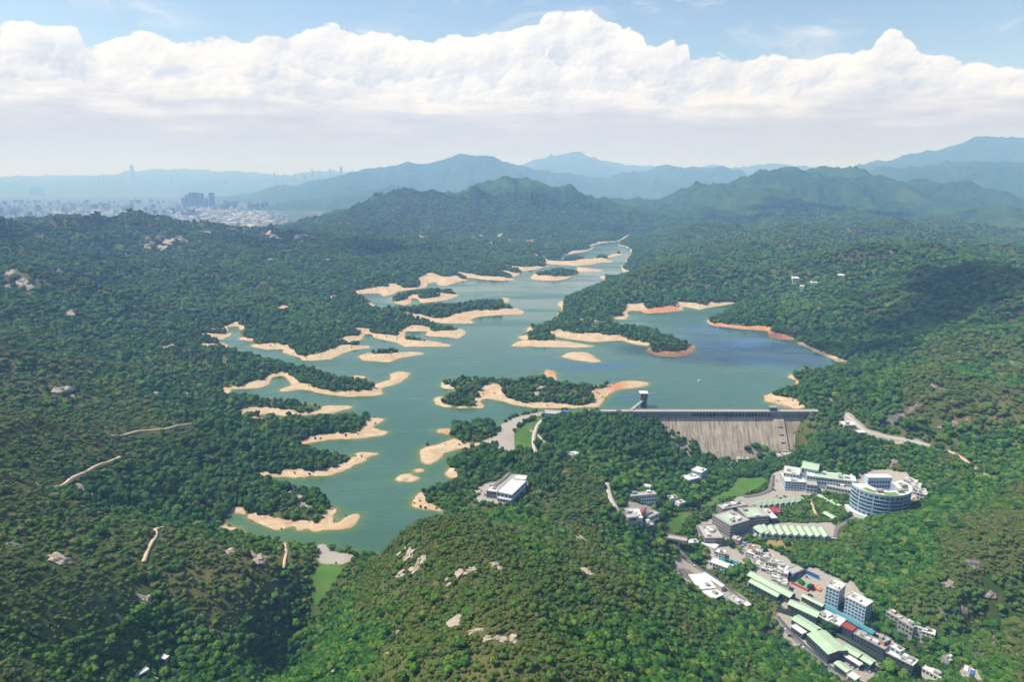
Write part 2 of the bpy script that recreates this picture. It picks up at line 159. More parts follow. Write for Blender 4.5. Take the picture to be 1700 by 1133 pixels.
SAND = [
"935.3,422.4 949.4,417.4 974.1,414.4 981.2,411.8 976.8,407.4 991.8,402.1 1009.4,400.8 1023.5,400.3 1041.2,390.6 1046.5,390.6 1034.1,399.4 1021.8,402.9 991.8,405.6 986.5,414.4 956.5,420.9 937,425.5",
"1024.4,407 1041.2,407.9 1049.1,415.3 1047.3,425.9 1042,434.7 1035,440.9 1036.7,447.1 1047.3,450.6 1042.9,453.2 1030.6,450.6 1028.8,443.5 1034.1,438.2 1040.3,429.4 1043.8,418.8 1041.2,411.8 1027,409.1",
"992.6,458.9 1004.1,457.3 1008,461.2 1002.3,463.8",
"840,443.2 857.6,444.1 868.2,444.9 901.8,441.4 912.3,439.6 910.6,443.2 892.9,447.9 868.2,451.5 855.9,447.9 836.5,447.9",
"824.1,451.5 831.2,450.6 847.1,452.3 862.9,452.9 864.7,457.6 854.1,459.4 832.9,455",
"780,455.9 801.2,459.4 847.1,461.7 857.6,464.7 832.9,467.3 806.5,465.6 780,462.1",
"753.4,453 769.9,455.3 802.9,460 802.9,463.6 774.6,462.4",
"694.4,464.3 715.6,458.4 739.2,461.9 755.7,458.4 776.9,465.5 755.7,470.6 741.6,476.5 725.1,475.4 710.9,477.7 694.4,478.9",
"586,484.3 614.3,480.8 642.6,478.4 644.9,474.4 659.1,474.4 670.9,478.4 708.6,474.9 708.6,478.9 661.4,486 635.5,494.2 628.4,488.3 597.8,489.5 590.7,493",
"541.2,502.5 543.6,495.4 562.4,490 588.4,490 586,493 567.1,494.2 556.5,497.7 556.5,504.8",
"607.2,503.6 623.7,503.6 624.9,510.7 609.6,508.4",
"826.4,496.6 835.9,492.3 847.6,496.6 844.1,503.6 833.5,501.8",
"644.9,520.8 670.9,522 699.1,525.6 722.7,528.2 739.2,529.3 762.8,521.3 791.1,517.3 826.4,516.1 857.1,512.1 873.6,517.8 868.9,522.5 791.1,528.4 793.4,537.1 741.6,539 713.3,535.2 685,530.7",
"580.1,546.1 614.3,547.2 633.1,555.5 659.1,557.9 663.8,548 685,541.4 713.3,544.4 720.4,550.3 746.3,550.3 758.1,544.9 765.1,544.9 775.7,550.8 762.8,563.7 708.6,559.7 673.2,559 674.4,564.9 715.6,566.1 751,573.2 746.3,576.7 670.9,576.7 637.9,566.1 621.4,562.6 614.3,555.5 597.8,553.6",
"541.2,564.9 567.1,562.1 597.8,554.6 606,555.5 602.5,563 590.7,569.6 567.1,569.6",
"520,590.4 550.6,581 574.2,572.7 616.6,574.4 611.9,579.5 567.1,588.5 550.6,597.9 520,600.3",
"394.4,560.9 422.7,561.6 422.7,568.5 394.4,564.9",
"415.6,571.5 455.7,571.5 479.3,572.7 505.2,589.2 535.9,588.5 550,595.6 500.5,599.8 497,594.4 468.7,587.3 469.9,581.4 441.6,581.9 414.5,576.7",
"319,559 385,552.7 386.2,556.7 373.2,563.5 347.3,562.6",
"340.2,549.1 375.6,542.1 379.6,548.4 361.4,552",
"377.9,540.2 380.3,535 403.9,533.8 401.5,541.8 382.6,544.9",
"396.8,546.1 399.1,539 415.6,537.3 406.2,547.2",
"245.9,585 297.8,576.2 375.6,568.7 379.1,576 328.4,579.5 267.1,586.6",
"432.1,593.2 459.2,596.5 458.1,600.3 439.2,600.8",
"453.4,520.1 467.5,513.5 484,514.2 481.6,520.1",
"578.9,623.9 597.8,622.2 610,628.6 597.8,633.8 583.6,628.6",
"620.2,638.5 647.3,629.3 644.9,621.5 661.4,615.8 682.6,619.1 677.9,627.9 661.4,639.6 633.1,646.7 640.2,655 614.3,660.9 574.2,660.9 543.6,656.9 520,653.3 520,644.6 550.6,648.1 581.3,649.3 614.3,648.1",
"524.1,645.8 512.3,637.5 498.1,636.3 493.4,628.1 479.3,625.7 479.3,618.7 469.9,616.3 451,618.7 441.6,625.7 420.4,632.8 399.1,637.5 370.9,642.2 361.4,647.4 380.3,650.3 427.4,646.7 447.5,642 449.8,632.6 467.5,625.5 479.3,635.6 481.6,640.8 460.4,649.1 467.5,652.6 498.1,648.4 517,651.4 526.4,652.1",
"333.1,673.4 337.9,663.9 359.1,656.9 370.9,648.6 382.6,649.8 392.1,654.5 370.9,661.6 352,665.1",
"363.8,689.9 385,683.5 413.3,677.6 446.3,676.4 467.5,678.8 495.8,680 524.1,680 535.9,672.9 587.7,674.1 585.4,679 547.6,688 495.8,694.1 455.7,690.3 422.7,687.5 394.4,687.5",
"406,703.6 420.1,693 434.3,694.2 448.4,698.9 434.3,704.8 415.4,710.7",
"489.7,730.3 514.4,724.4 542.7,719.2 589.9,716.8 601.6,705.5 613.4,694.9 622.9,691.4 644.1,694.9 620.5,709.5 648.8,717.8 637,725.3 552.1,732.4 519.1,737.6 492,737.1",
"416.6,785.7 453.1,781 490.9,778.1 538,774.4 552.1,773.4 556.9,767.3 578.1,768.5 586.3,755.5 589.9,750.8 632.3,750.3 631.1,756.4 613.4,764.5 580.4,778.6 542.7,791.6 490.9,796.3 434.3,793.9",
"362.4,840.2 394.2,843.7 403.6,835 420.1,850.3 439,858.6 457.9,855 472,865.6 505,868 535.6,864.5 540.4,839 538,829.6 516.8,815.4 514.4,810.2 523.9,813.1 543.9,829.6 565.1,848.4 553.3,856 554.5,870.8 575.7,857.9 587.5,850.3 602.1,855.5 596.9,868.9 585.1,879.5 519.1,886.1 502.6,880.7 488.5,886.6 474.4,883.8 455.5,883.1 424.9,870.1 398.9,854.8 375.4,853.1",
"361.9,852.7 373,855 378.9,870.8 401.3,876.2 398.9,881.9 365.9,881.9",
"680.1,842.8 682.9,828.6 696.6,818.7 703.6,818.7 710.7,830.5 729.6,840 741.4,844.7 741.8,867.5 731.9,867.5 734.3,854.6 724.9,848.7 698.9,847.5",
"735.9,788.6 743.2,769.7 752.4,762.2 756,776.8 769.6,789.7 764.9,796.1",
"722.5,713.1 750.8,710.3 753.1,722.6 762.6,731.5 793.2,733.9 809.7,729.2 826.2,710.3 830.9,741.4 809.7,741.9 781.4,743.3 757.9,748 739,754.4 722.5,769.2 710.7,777.5 696.6,767.8 695.9,746.1 753.1,729.6 747.2,723.7 723.7,719.7",
"843.5,576.2 860,560.1 873,555.4 874.2,544.8 887.1,540.8 886.4,550.7 873.5,564.4 896.6,566.7 924.9,564.4 986.6,573.3 989,577.6 910.7,579",
"908.4,552.6 929.6,549.1 953.1,555 986.1,555 1009.7,558.5 1028.6,557.3 1056.9,565.6 1081.6,569.1 1078.5,576.2 1052.1,573.6 1033.3,568.2 990.9,570.5 953.1,567 920.1,561.1",
"924.4,503.6 934.3,499.6 936.6,508.3 933.1,521.7 923,522.9",
"1015.6,526.7 1030.9,524.3 1036.8,514.9 1038,507.8 1073.4,506.6 1073.4,513 1063.9,515.8 1045.1,517.7 1045.5,524.8 1040.8,532.3 1025.7,531.9",
"1118.1,501.9 1146.4,504.3 1174.7,506.6 1179.4,503.1 1219.5,500.7 1219.5,504 1177.1,512.3 1165.3,515.4 1146.4,511.1 1122.9,507.6",
"1322.9,567.9 1344.1,573.8 1351.1,578.5 1374.7,585.6 1393.6,597.4 1408.9,600.9 1398.3,608.9 1388.9,610.8 1379.4,597.1 1351.1,586.5 1324.7,574.8",
"1304,627.8 1313,618.6 1322.9,618.6 1323.3,626.1 1331.1,634.4 1320,637.9",
"1262.7,666.7 1268.2,656.8 1282.8,651.1 1292.2,658.7 1322.9,665.7 1342.9,676.3 1335.8,679.9 1294.6,679.2"]
RED_SAND = [
"1069.8,580.9 1080.4,578.5 1089.9,583.2 1118.1,584.4 1137,579.7 1146.4,572.6 1158.2,575 1149.3,586.5 1139.4,592.7 1089.9,592.7",
"1065.1,514.2 1094.6,512.5 1118.1,509 1135.8,512.5 1132.3,517 1104,519.6 1075.7,522.4 1065.8,519.4",
"1169.6,530.2 1179.1,531.4 1186.1,536.1 1235.6,541.3 1278.1,542.7 1288,552.6 1320.5,560.8 1322.9,566.5 1294.6,565.3 1272.9,561.8 1271.7,550.7 1205,545.3 1181,542.2",
"1331.1,609.6 1374.7,611.3 1387.7,621.4 1379.4,624.3 1353.5,616.2",
"1010.1,635.4 1040.7,631.8 1040.7,649.5 1010.1,647.1",
"899.3,620 906.4,611.3 922.9,617.7 921.7,623.1",
"723.7,712.7 748.4,711.5 748.9,723.7 724.9,719.5"]
SPOT_Z = """850,740,6 880,720,-2 920,735,-10 960,700,8 1000,695,9 1050,702,-3 1100,716,-20 1150,738,-36 1200,760,-46 1230,772,-48 1260,742,-38 1290,722,-28 1320,706,-10 1345,692,6
900,780,0 950,760,-6 1000,780,-10 1050,800,-22 1100,790,-30 1150,790,-36 1200,800,-44 1250,800,-46 840,825,6 800,805,6 770,800,5 880,860,8 950,880,8 1000,900,2 1050,920,-14 1010,820,-12 1040,860,-18 1100,880,-36 1130,900,-48 1130,960,-52
1200,880,-46 1250,900,-48 1300,880,-42 1350,900,-40 1200,1000,-58 1300,1000,-56 1400,1000,-52 1400,1100,-64 1500,1100,-62 1560,1130,-64 1330,1100,-66 1300,780,-36 1350,790,-34 1400,790,-32 1470,830,-32 1530,830,-28 1450,870,-34
1500,900,-20 1600,900,10 1690,900,30 1500,960,-30 1600,980,-5 1690,1000,10 1690,1060,-30 1600,1060,-45 1640,1100,-58 1690,1133,-62 1400,740,0 1450,760,-12 1550,780,-5 1650,800,5 1400,690,12 1450,690,20 1530,670,38 1500,720,12 1600,730,12 1690,780,8
700,870,66 660,890,45 760,860,58 820,875,50 900,900,40 980,930,38 1080,980,20 1180,1040,-5 1280,1110,-25 1350,1133,-45 750,950,86 850,1000,94 950,1030,70 1050,1090,50 1150,1133,20 850,1133,97 700,1050,85 600,1000,36 570,1060,18 560,1133,34 650,1133,80 1000,1133,75
555,935,7 530,980,-10 510,1020,-20 490,1080,-32 460,1133,-42 200,700,45 100,720,58 0,700,80 300,700,30 100,820,55 0,800,85 200,800,40 300,780,28 400,790,20 300,860,30 420,920,22 350,930,28 480,900,12 200,900,52 100,900,66 0,900,85 300,1000,25 150,1000,55 0,1000,80 0,1133,75 150,1133,35 250,1110,10 330,1133,0 400,1080,-5 420,1000,8
0,620,66 100,620,52 200,620,25 250,600,10 150,560,40 0,550,74 80,480,74 -150,620,80 -150,900,95 -150,1133,90 1850,600,60 1850,750,40 1850,900,50 1850,1100,20"""
SPOT_D = """280,365,2800 230,368,2750 330,374,2900 60,382,2300 0,378,2300 130,383,2400 180,378,2600 0,480,1500 300,480,1800 300,420,2300 470,392,2700 410,385,2800 560,470,2000 880,308,5000 840,315,4900 920,315,5000 800,320,4800 740,335,4700 1000,345,4600 960,330,4800 1035,354,5000 620,348,4300 680,338,4500 700,400,3000 500,382,3300 560,370,3700 740,360,4000 450,390,3100
1040,392,3850 1100,380,4100 1200,387,3300 1170,392,3200 1250,388,3300 1300,392,3200 1100,420,2700 1000,470,1900 1060,450,2100 1250,430,2300 1330,446,1950 1400,520,1450 1500,560,1250 1500,500,1450 1600,462,1500 1560,460,1550 1650,466,1480 1700,470,1450 1650,550,1150 1650,650,880 1550,600,1050 1450,560,1330 1450,480,1650
1400,288,6000 1440,291,5900 1350,292,6000 1300,296,5900 1250,302,5700 1200,311,5500 1150,324,5350 1100,340,5200 1490,300,6000 1560,315,6000 1620,322,6000 1700,330,5800 1650,340,5000 1500,346,4500 1450,347,4400 1380,352,4300 1550,352,4400 1650,400,2800 1600,380,3300 1700,410,2600 1450,400,2700 1520,392,2900
1540,276,8300 1500,286,8300 1580,280,8300 1640,273,8300 1700,284,8000 1450,298,8000 1640,232,11500 1600,240,11500 1560,252,11500 1680,234,11500 1750,236,11500 1500,265,11500 1460,278,11500 1410,276,12000 1395,284,12000 1430,283,12000
800,263,11500 770,268,11400 730,280,11200 690,288,11000 840,270,11500 870,280,11500 910,292,11500 960,304,11300 1000,314,11000 620,285,10500 590,290,10400 560,299,10300 520,312,10000 650,290,10600 490,326,9800 650,314,8500 610,317,8400 700,318,8600 740,326,8600 560,327,8000 510,340,7400 470,352,7000
960,258,18500 930,262,18500 990,266,18500 890,272,18500 1030,278,18500 1145,270,12500 1115,277,12500 1095,274,12500 1060,284,12500 1030,296,12300 1170,278,12500 1200,280,12500 1230,291,12400 1260,302,12300 1290,278,18000 1330,278,18000 1240,282,18000 1370,285,18000
0,300,24000 20,299,24000 90,293,24000 150,296,24000 200,294,24000 270,288,24000 330,283,24000 380,286,24000 420,289,24000 500,292,24000 560,290,24000 650,290,24000"""
SPOT_A = """-100,5000,-30 50,4500,-20 0,7000,-30 0,10000,-30 0,15000,-30 150,4700,-30 150,7000,-30 150,10000,-30 150,15000,-30 300,5200,-30 300,7000,-30 300,10000,-30 300,15000,-30 450,6000,-30 450,9000,-30 450,14000,-30 100,3500,10 300,3900,0 450,4300,-10
550,5500,-15 600,7000,-30 700,6200,10 700,7300,-20 850,6500,20 850,8500,0 1000,7000,-20 1000,9500,-25 1060,6500,-25 1060,8000,-25 1060,9800,-25 1150,8000,0 1150,10000,0 1250,7500,20 1250,9500,40 1350,8500,150 1500,7000,220 1600,7000,250 1600,9800,300 1700,9800,300
600,9300,0 700,9700,10 800,9500,0 900,9800,0 960,14500,100 800,15000,60 600,15000,-20 1145,15500,60 1290,14500,150 1640,15000,500 1450,15000,300 -100,30000,100 300,30000,100 600,30000,100 900,30000,100 1200,30000,100 1500,30000,100 1800,30000,100
-300,600,80 -300,1200,80 -300,2500,130 2000,500,30 2000,1000,70 2000,3000,150 2000,8000,350 1850,11500,700 400,180,40 850,180,90 1300,180,10"""
CALM = ["1005,692,5 1350,692,5 1345,720,-20 1290,760,-40 1225,790,-45 1150,765,-30 1080,722,-10", "880,690 830,745 870,755 960,745 1000,700", "495,1040 530,905 600,905 585,950",
 "1020,800,-45 1060,790,-45 1120,790,-45 1180,760,-45 1235,750,-45 1290,700,-45 1330,710,-45 1370,770,-45 1470,770,-45 1560,800,-45 1560,850,-45 1480,860,-45 1420,905,-45 1330,905,-45 1360,940,-45 1480,1000,-45 1700,1120,-45 1700,1160,-45 1380,1160,-45 1250,1010,-45 1120,950,-45 1080,890,-45 1020,850,-45",
 "790,790 870,780 890,810 860,850 790,840"]
def zconv(x0, y0, s, txt): return ' '.join('%.1f,%.1f' % (x0 + float(p.split(',')[0]) / s, y0 + float(p.split(',')[1]) / s) for p in txt.split())
GROUND = [
('clear', zconv(980, 740, 5.667, '1340,300 1650,300 1660,380 1560,470 1400,540 1250,560 1170,620 1050,680 940,740 890,880 720,880 690,700 800,620 950,590 1090,510 1160,440 1290,390')),
('clear', '1235,866 1270,862 1390,862 1402,905 1345,915 1290,905 1262,905 1240,890'), ('clear', '1415,835 1500,840 1530,826 1545,845 1500,862 1440,868 1405,860'), ('clear', '1275,805 1330,805 1425,820 1425,832 1340,826 1280,825'), ('clear', '1065,690 1350,690 1335,715 1290,750 1225,770 1170,735 1110,712'), ('clear','1130,905 1300,1005 1350,1035 1420,1075 1520,1128 1500,1133 1380,1060 1300,1022 1250,1000 1180,965'), ('clear','1365,1000 1450,1000 1465,1035 1455,1060 1380,1020'),('clear','1235,940 1380,1010 1370,1030 1235,970'),('clear','505,1035 530,935 590,935 575,970 540,1035'),('clear','798,830 800,790 850,780 880,795 868,845 830,850'),
('concrete', "785,817 799,806 830,799 846,785 850,786 856,790 872,797 877,806 862,828 850,837 830,838 812,834 806,837 789,833 795,822"),
('concrete', "526,904 543,902 552,915 566,919 589,920 588,929 573,938 528,936"),
('concrete', zconv(640, 600, 4.2425, "810,450 900,400 1020,368 1040,372 1110,345 1240,350 1240,380 1110,382 1010,400 930,455 905,520 905,620 890,645 870,640 790,620 780,585 760,590 700,575 660,568 760,545 800,500")),
('concrete', "1283,785 1330,775 1400,790 1470,778 1510,785 1536,818 1528,832 1492,846 1440,848 1425,838 1395,815 1330,825 1290,838 1268,832"),
('concrete', "1182,860 1225,825 1262,822 1325,822 1335,838 1290,850 1285,885 1240,892 1210,905 1180,898 1155,892 1150,875"),
('concrete', "1245,870 1385,868 1392,893 1300,893 1250,886"),
('concrete', "1180,905 1220,895 1240,900 1290,915 1330,945 1350,940 1400,965 1415,965 1450,1000 1440,1035 1520,1105 1500,1112 1380,1060 1240,975 1245,940 1200,935 1170,950"),
('concrete', "1285,1018 1320,1012 1400,1058 1450,1100 1475,1105 1440,1140 1400,1140 1350,1095 1300,1060"),
('concrete', "1120,925 1135,930 1180,955 1240,995 1250,1015 1225,1010 1180,985 1140,970 1120,950"),
('concrete', "1040,832 1072,838 1095,845 1090,870 1072,875 1060,860 1040,852"),
('concrete', "1585,1110 1600,1105 1625,1115 1640,1136 1600,1136"), ('concrete', "1525,1110 1560,1115 1590,1136 1560,1136"),
('concrete', "1395,690 1410,682 1425,700 1440,713 1475,723 1530,731 1545,740 1500,739 1460,732 1425,722 1405,705"),
('rock', "1466,704 1480,690 1500,682 1530,665 1538,670 1508,688 1490,698 1476,710"),
('concrete', "1285,745 1300,728 1315,735 1315,750 1295,755"),
('lawn', zconv(640, 600, 4.2425, "905,520 960,460 1090,390 1110,400 1060,450 1070,500 1130,560 1240,600 1230,625 1130,600 1000,610 905,620")),
('lawn', zconv(640, 600, 4.2425, "1250,360 1390,355 1400,375 1250,390")),
('lawn', zconv(980, 740, 5.667, "1380,300 1620,300 1650,340 1560,420 1400,480 1250,500 1170,560 1050,600 900,680 850,830 740,820 720,700 820,640 960,620 1100,540 1170,470 1300,420 1360,360")),
('lawn', zconv(980, 740, 5.667, "760,940 880,930 890,1000 830,980")),
('lawn', zconv(340, 740, 4.2425, "800,836 985,842 960,900 900,980 830,1060 800,1140 745,1140 760,1000 740,940 770,850")),
('lawn', zconv(1260, 750, 5.667, "720,680 860,600 920,580 1010,590 1000,680 900,700 740,720")), ('lawn', zconv(1260, 750, 5.667, "430,560 500,520 540,600 470,620")),
('lawn', zconv(1260, 750, 5.667, "740,780 830,740 830,800 740,830")), ('lawn', zconv(1270, 930, 5.667, "150,740 200,720 280,800 240,830")),
('dry', zconv(1260, 750, 5.667, "60,830 340,850 300,940 80,900")),
('rock', "1152,735 1175,728 1205,745 1212,765 1190,768 1165,752"), ('cliff', "1550,1010 1600,1015 1650,1050 1690,1090 1700,1130 1640,1110 1600,1085 1560,1045"),
('rock', "1590,930 1625,930 1640,940 1610,948"), ('rock', "1140,945 1165,960 1150,968 1120,945")]
SHADE_TINT = [(1215, 575, 120, 75, 1.0), (1290, 600, 110, 25, 0.7), (1180, 545, 60, 60, 0.7), (1000, 610, 90, 26, 0.5), (1040, 660, 50, 14, 0.45), (930, 600, 90, 22, 0.35), (1350, 590, 40, 30, 0.5)]  # cloud shadow and blue sky reflection painted into the lake colour
PATHS = [
('trail', 'sand', 3.0, "85,812 120,795 160,775 200,760"), ('trail', 'sand', 3.0, "185,725 240,715 285,712 345,700"), ('trail', 'sand', 2.6, "238,935 250,905 262,890 256,880 272,876"), ('trail', 'sand', 2.2, "473,903 476,920 471,945"),
('trail', 'sand', 2.4, "115,835 140,842 160,848"), ('trail', 'sand', 3.5, "1562,740 1588,757 1609,768 1625,782 1652,796 1673,804"), ('road', 'concrete', 5.0, "1008,803 1010,815 1014,830 1019,840 1026,852"),
('trail', 'sand', 4.0, "318,515 345,508 358,502 376,497"), ('road', 'concrete', 4.0, "1430,573 1438,577 1446,582"), ('trail', 'sand', 3.0, "1642,748 1660,756 1690,764"),
('road', 'asphalt', 6.0, "1288,1025 1305,1046 1323,1064 1344,1083 1368,1103 1394,1122 1406,1132"), ('road', 'concrete', 5.0, "890,755 886,740 886,725 893,705 908,692 925,687"),
('road', 'asphalt', 5.0, "846,786 838,795 822,806 812,818"), ('road', 'asphalt', 5.0, "1118,905 1135,922 1160,945 1190,962 1215,985 1240,1003"), ('road', 'asphalt', 5.0, "1283,790 1280,815 1262,822 1235,826"),
('canal', 'canal', 9.0, "1362,1036 1395,1054 1440,1080 1485,1106 1520,1128"), ('canal', 'canal', 7.0, "1290,1012 1315,1020 1345,1030 1362,1036"), ('road', 'concrete', 4.0, "1425,838 1445,850 1475,848 1500,838 1522,822"),
('road', 'asphalt', 5.0, "1400,800 1412,822 1425,838 1426,856 1388,880 1388,893"), ('trail', 'sand', 3.0, "1345,830 1352,846 1356,858"), ('road', 'concrete', 5.0, "1407,690 1424,706 1440,718 1475,727 1520,735 1545,741"),
('trail', 'sand', 1.6, "680,905 668,915 658,925"), ('trail', 'sand', 3.0, "880,715 893,722 905,735 912,742")]
ROCKS = """20,455,12 40,470,14 12,478,9 50,478,8 46,488,9 100,450,8 92,456,10 112,523,10 245,398,10 253,405,8 244,410,9 281,402,14 303,399,16 270,412,10 346,386,9 388,383,9 446,387,8 452,393,10 459,397,11 463,390,6 493,394,8 500,402,8 543,431,9 508,428,6 449,431,7 700,396,8
831,391,10 817,406,9 800,393,8 880,402,14 905,410,9 783,396,10 847,399,8 966,533,10 982,533,12 992,538,14 1004,537,10 1014,538,10 978,541,11 988,543,8 1088,542,9 879,626,9 895,632,10 898,645,12 892,655,9 925,637,12 953,643,9 960,638,8
482,821,12 500,828,14 503,838,13 512,843,10 100,931,26 88,925,10 240,995,16 250,993,8 197,1025,8 380,916,12 428,928,16 440,926,8 412,915,8 285,788,12 300,800,8 133,809,10 150,826,14 165,838,10 168,848,8
681,922,18 698,931,14 664,956,14 690,946,13 764,954,18 785,949,14 740,964,9 821,938,14 830,946,9 967,898,18 973,951,20 755,1033,18 788,1049,16 809,1061,14 829,1062,18 851,1063,16 640,1088,10 662,1050,10 744,972,8 546,1124,18 623,893,14 645,886,10 653,893,9 640,902,8
1645,990,16 1575,970,14 1600,1018,14 1680,606,12 1636,600,10 1660,626,14 1690,640,16 1550,643,14 1565,648,10 1590,586,8 1484,768,12 1478,773,8 1376,665,12 1655,545,12 1675,560,10 1480,420,8 1500,407,7 1555,501,10 1520,492,8 1453,588,9 1545,600,8 1585,705,10 1560,710,8 1605,698,8 1290,615,6 1218,628,8 105,650,14 120,660,10 90,668,8 70,680,9 245,640,10 262,655,9 210,622,8 180,640,7 22,905,12 60,805,8 310,655,9 330,640,8"""
TOWN_TREES = [(1378, 1050, 8), (1475, 1117, 8), (1500, 1128, 6), (1296, 989, 4.5), (1240, 938, 5), (1228, 917, 5), (1212, 907, 5.5), (1195, 902, 6), (1247, 947, 5), (1232, 962, 4.5), (1150, 914, 6), (1152, 932, 6), (1172, 926, 5), (1376, 998, 4.5), (1392, 1012, 5), (1408, 1024, 5), (1440, 1038, 5), (1456, 1047, 6), (1470, 1054, 6), (1330, 972, 3.5), (1345, 979, 3.5), (1340, 858, 4), (1304, 856, 5), (1334, 838, 5), (1357, 850, 4), (1262, 900, 4), (1268, 915, 4), (1305, 905, 5), (1330, 925, 5), (1412, 858, 4), (1392, 815, 4.5), (1385, 828, 4), (1370, 822, 4), (1360, 786, 4.5), (1393, 789, 4.5), (1420, 792, 4.5), (1375, 786, 4), (1100, 858, 5), (1085, 846, 4), (1110, 846, 5), (1240, 750, 6), (1254, 746, 7), (1268, 750, 6), (1281, 758, 6), (1262, 762, 6)]
TOWN_LABELS = ['big round-crowned tree standing alone beside the broad green-roofed hall', 'big green tree at the foot of the lower compound, by its last green shed']
GROVES = [(770, 717, 20, 17, 8, 6.5), (803, 715, 20, 17, 8, 6.8)]

# ------------------------------------------------------------------ survey helpers
SP, CP = math.sin(R(PITCH)), math.cos(R(PITCH))
def rays(px, py):
    u = (np.asarray(px, float) - CX) / FPX; v = (np.asarray(py, float) - CY) / FPX
    return u, CP - v * SP, -SP - v * CP
def on_level(px, py, z):
    dx, dy, dz = rays(px, py); t = (np.asarray(z, float) - CAM_H) / np.minimum(dz, -1e-4)
    return dx * t, dy * t
def poly_world(s, zdef=0.0):
    pts = []
    for p in s.split():
        q = [float(a) for a in p.split(',')]
        x, y = on_level(q[0], q[1], q[2] if len(q) > 2 else zdef); pts.append((float(x), float(y)))
    return np.array(pts)

def _hash(ix, iy, seed):
    h = (ix.astype(np.int64) * 374761393 + iy.astype(np.int64) * 668265263 + seed * 974711) & 0x7fffffff
    h = ((h ^ (h >> 13)) * 1274126177) & 0x7fffffff
    return ((h ^ (h >> 16)) & 0xffff) / 65535.0
def vnoise(x, y, seed=0):
    ix = np.floor(x); iy = np.floor(y); fx = x - ix; fy = y - iy
    fx = fx * fx * fx * (fx * (fx * 6 - 15) + 10); fy = fy * fy * fy * (fy * (fy * 6 - 15) + 10)
    a = _hash(ix, iy, seed); b = _hash(ix + 1, iy, seed); c = _hash(ix, iy + 1, seed); d = _hash(ix + 1, iy + 1, seed)
    return (a + (b - a) * fx) * (1 - fy) + (c + (d - c) * fx) * fy
def fbm(x, y, seed=0, oct=4, gain=0.5):
    s = 0; amp = 1; tot = 0
    for o in range(oct):
        s = s + amp * (vnoise(x * 2 ** o + 17.3 * o, y * 2 ** o - 9.1 * o, seed + o) - 0.5) * 2; tot += amp; amp *= gain
    return s / tot
def ridged(x, y, seed=0, oct=4):
    s = 0; amp = 1; tot = 0
    for o in range(oct):
        n = 1 - np.abs(vnoise(x * 2 ** o + 31.7 * o, y * 2 ** o + 5.3 * o, seed + o) * 2 - 1); s = s + amp * n * n; tot += amp; amp *= 0.5
    return s / tot
def sstep(a, b, x):
    t = np.clip((x - a) / (b - a), 0, 1); return t * t * (3 - 2 * t)

# ------------------------------------------------------------------ lake map: a 3 m raster in world metres
LX0, LY0, LS = -1500.0, 150.0, 3.0
LNX, LNY = 1000, 1290
LXC = LX0 + (np.arange(LNX) + 0.5) * LS; LYC = LY0 + (np.arange(LNY) + 0.5) * LS
def fill(mask, poly, val=True):
    """even-odd fill of a world polygon into a raster of the lake map"""
    x = poly[:, 0]; y = poly[:, 1]; x2 = np.roll(x, -1); y2 = np.roll(y, -1)
    r0 = max(int((y.min() - LY0) / LS) - 1, 0); r1 = min(int((y.max() - LY0) / LS) + 2, LNY)
    for r in range(r0, r1):
        yy = LYC[r]; k = (y <= yy) != (y2 <= yy)
        if not k.any(): continue
        xs = np.sort(x[k] + (yy - y[k]) / (y2[k] - y[k]) * (x2[k] - x[k]))
        for a, b in zip(xs[0::2], xs[1::2]):
            i0 = max(int(math.ceil((a - LX0) / LS - 0.5)), 0); i1 = min(int(math.floor((b - LX0) / LS - 0.5)) + 1, LNX)
            if i1 > i0: mask[r, i0:i1] = val
def dist_to(mask):
    """distance in metres to the nearest True cell (jump flooding)"""
    H, W_ = mask.shape; yy, xx = np.mgrid[0:H, 0:W_].astype(np.int32)
    sx = np.where(mask, xx, -30000).astype(np.int32); sy = np.where(mask, yy, -30000).astype(np.int32)
    step = 512
    while step >= 1:
        for dy in (-step, 0, step):
            for dx in (-step, 0, step):
                if dx == 0 and dy == 0: continue
                ys0, ys1 = max(0, dy), min(H, H + dy); xs0, xs1 = max(0, dx), min(W_, W_ + dx)
                yd0, yd1 = max(0, -dy), min(H, H - dy); xd0, xd1 = max(0, -dx), min(W_, W_ - dx)
                cx = sx[ys0:ys1, xs0:xs1]; cy = sy[ys0:ys1, xs0:xs1]
                tx = sx[yd0:yd1, xd0:xd1]; ty = sy[yd0:yd1, xd0:xd1]
                gx = xx[yd0:yd1, xd0:xd1]; gy = yy[yd0:yd1, xd0:xd1]
                dn = (cx - gx).astype(np.int64) ** 2 + (cy - gy).astype(np.int64) ** 2
                do = (tx - gx).astype(np.int64) ** 2 + (ty - gy).astype(np.int64) ** 2
                b = dn < do
                tx[b] = cx[b]; ty[b] = cy[b]
        step //= 2
    return np.sqrt((sx - xx).astype(float) ** 2 + (sy - yy).astype(float) ** 2) * LS
m_sand = np.zeros((LNY, LNX), bool); m_red = m_sand.copy(); m_water = m_sand.copy(); m_isle = m_sand.copy(); m_green = m_sand.copy()
for s in SAND: fill(m_sand, poly_world(s, 3.4))
for s in RED_SAND: fill(m_red, poly_world(s, 3.0))
for s in WATER: fill(m_water, poly_world(s))
for s in ISLES: fill(m_isle, poly_world(s))
for s in ISLE_GREEN: fill(m_green, poly_world(s, 3.4))
m_water &= ~m_isle
m_tip = np.zeros((LNY, LNX), bool)
for s in SAND + RED_SAND: fill(m_tip, poly_world(s))
d_water = dist_to(m_water); m_sand |= m_tip & (d_water < 14)
m_sand = (m_sand | m_red | (m_isle & ~m_green))
d_water = dist_to(m_water); d_land = dist_to(~m_water)
sdf = np.where(m_water, -d_land, d_water)          # > 0 on land
XX, YY = np.meshgrid(LXC, LYC)
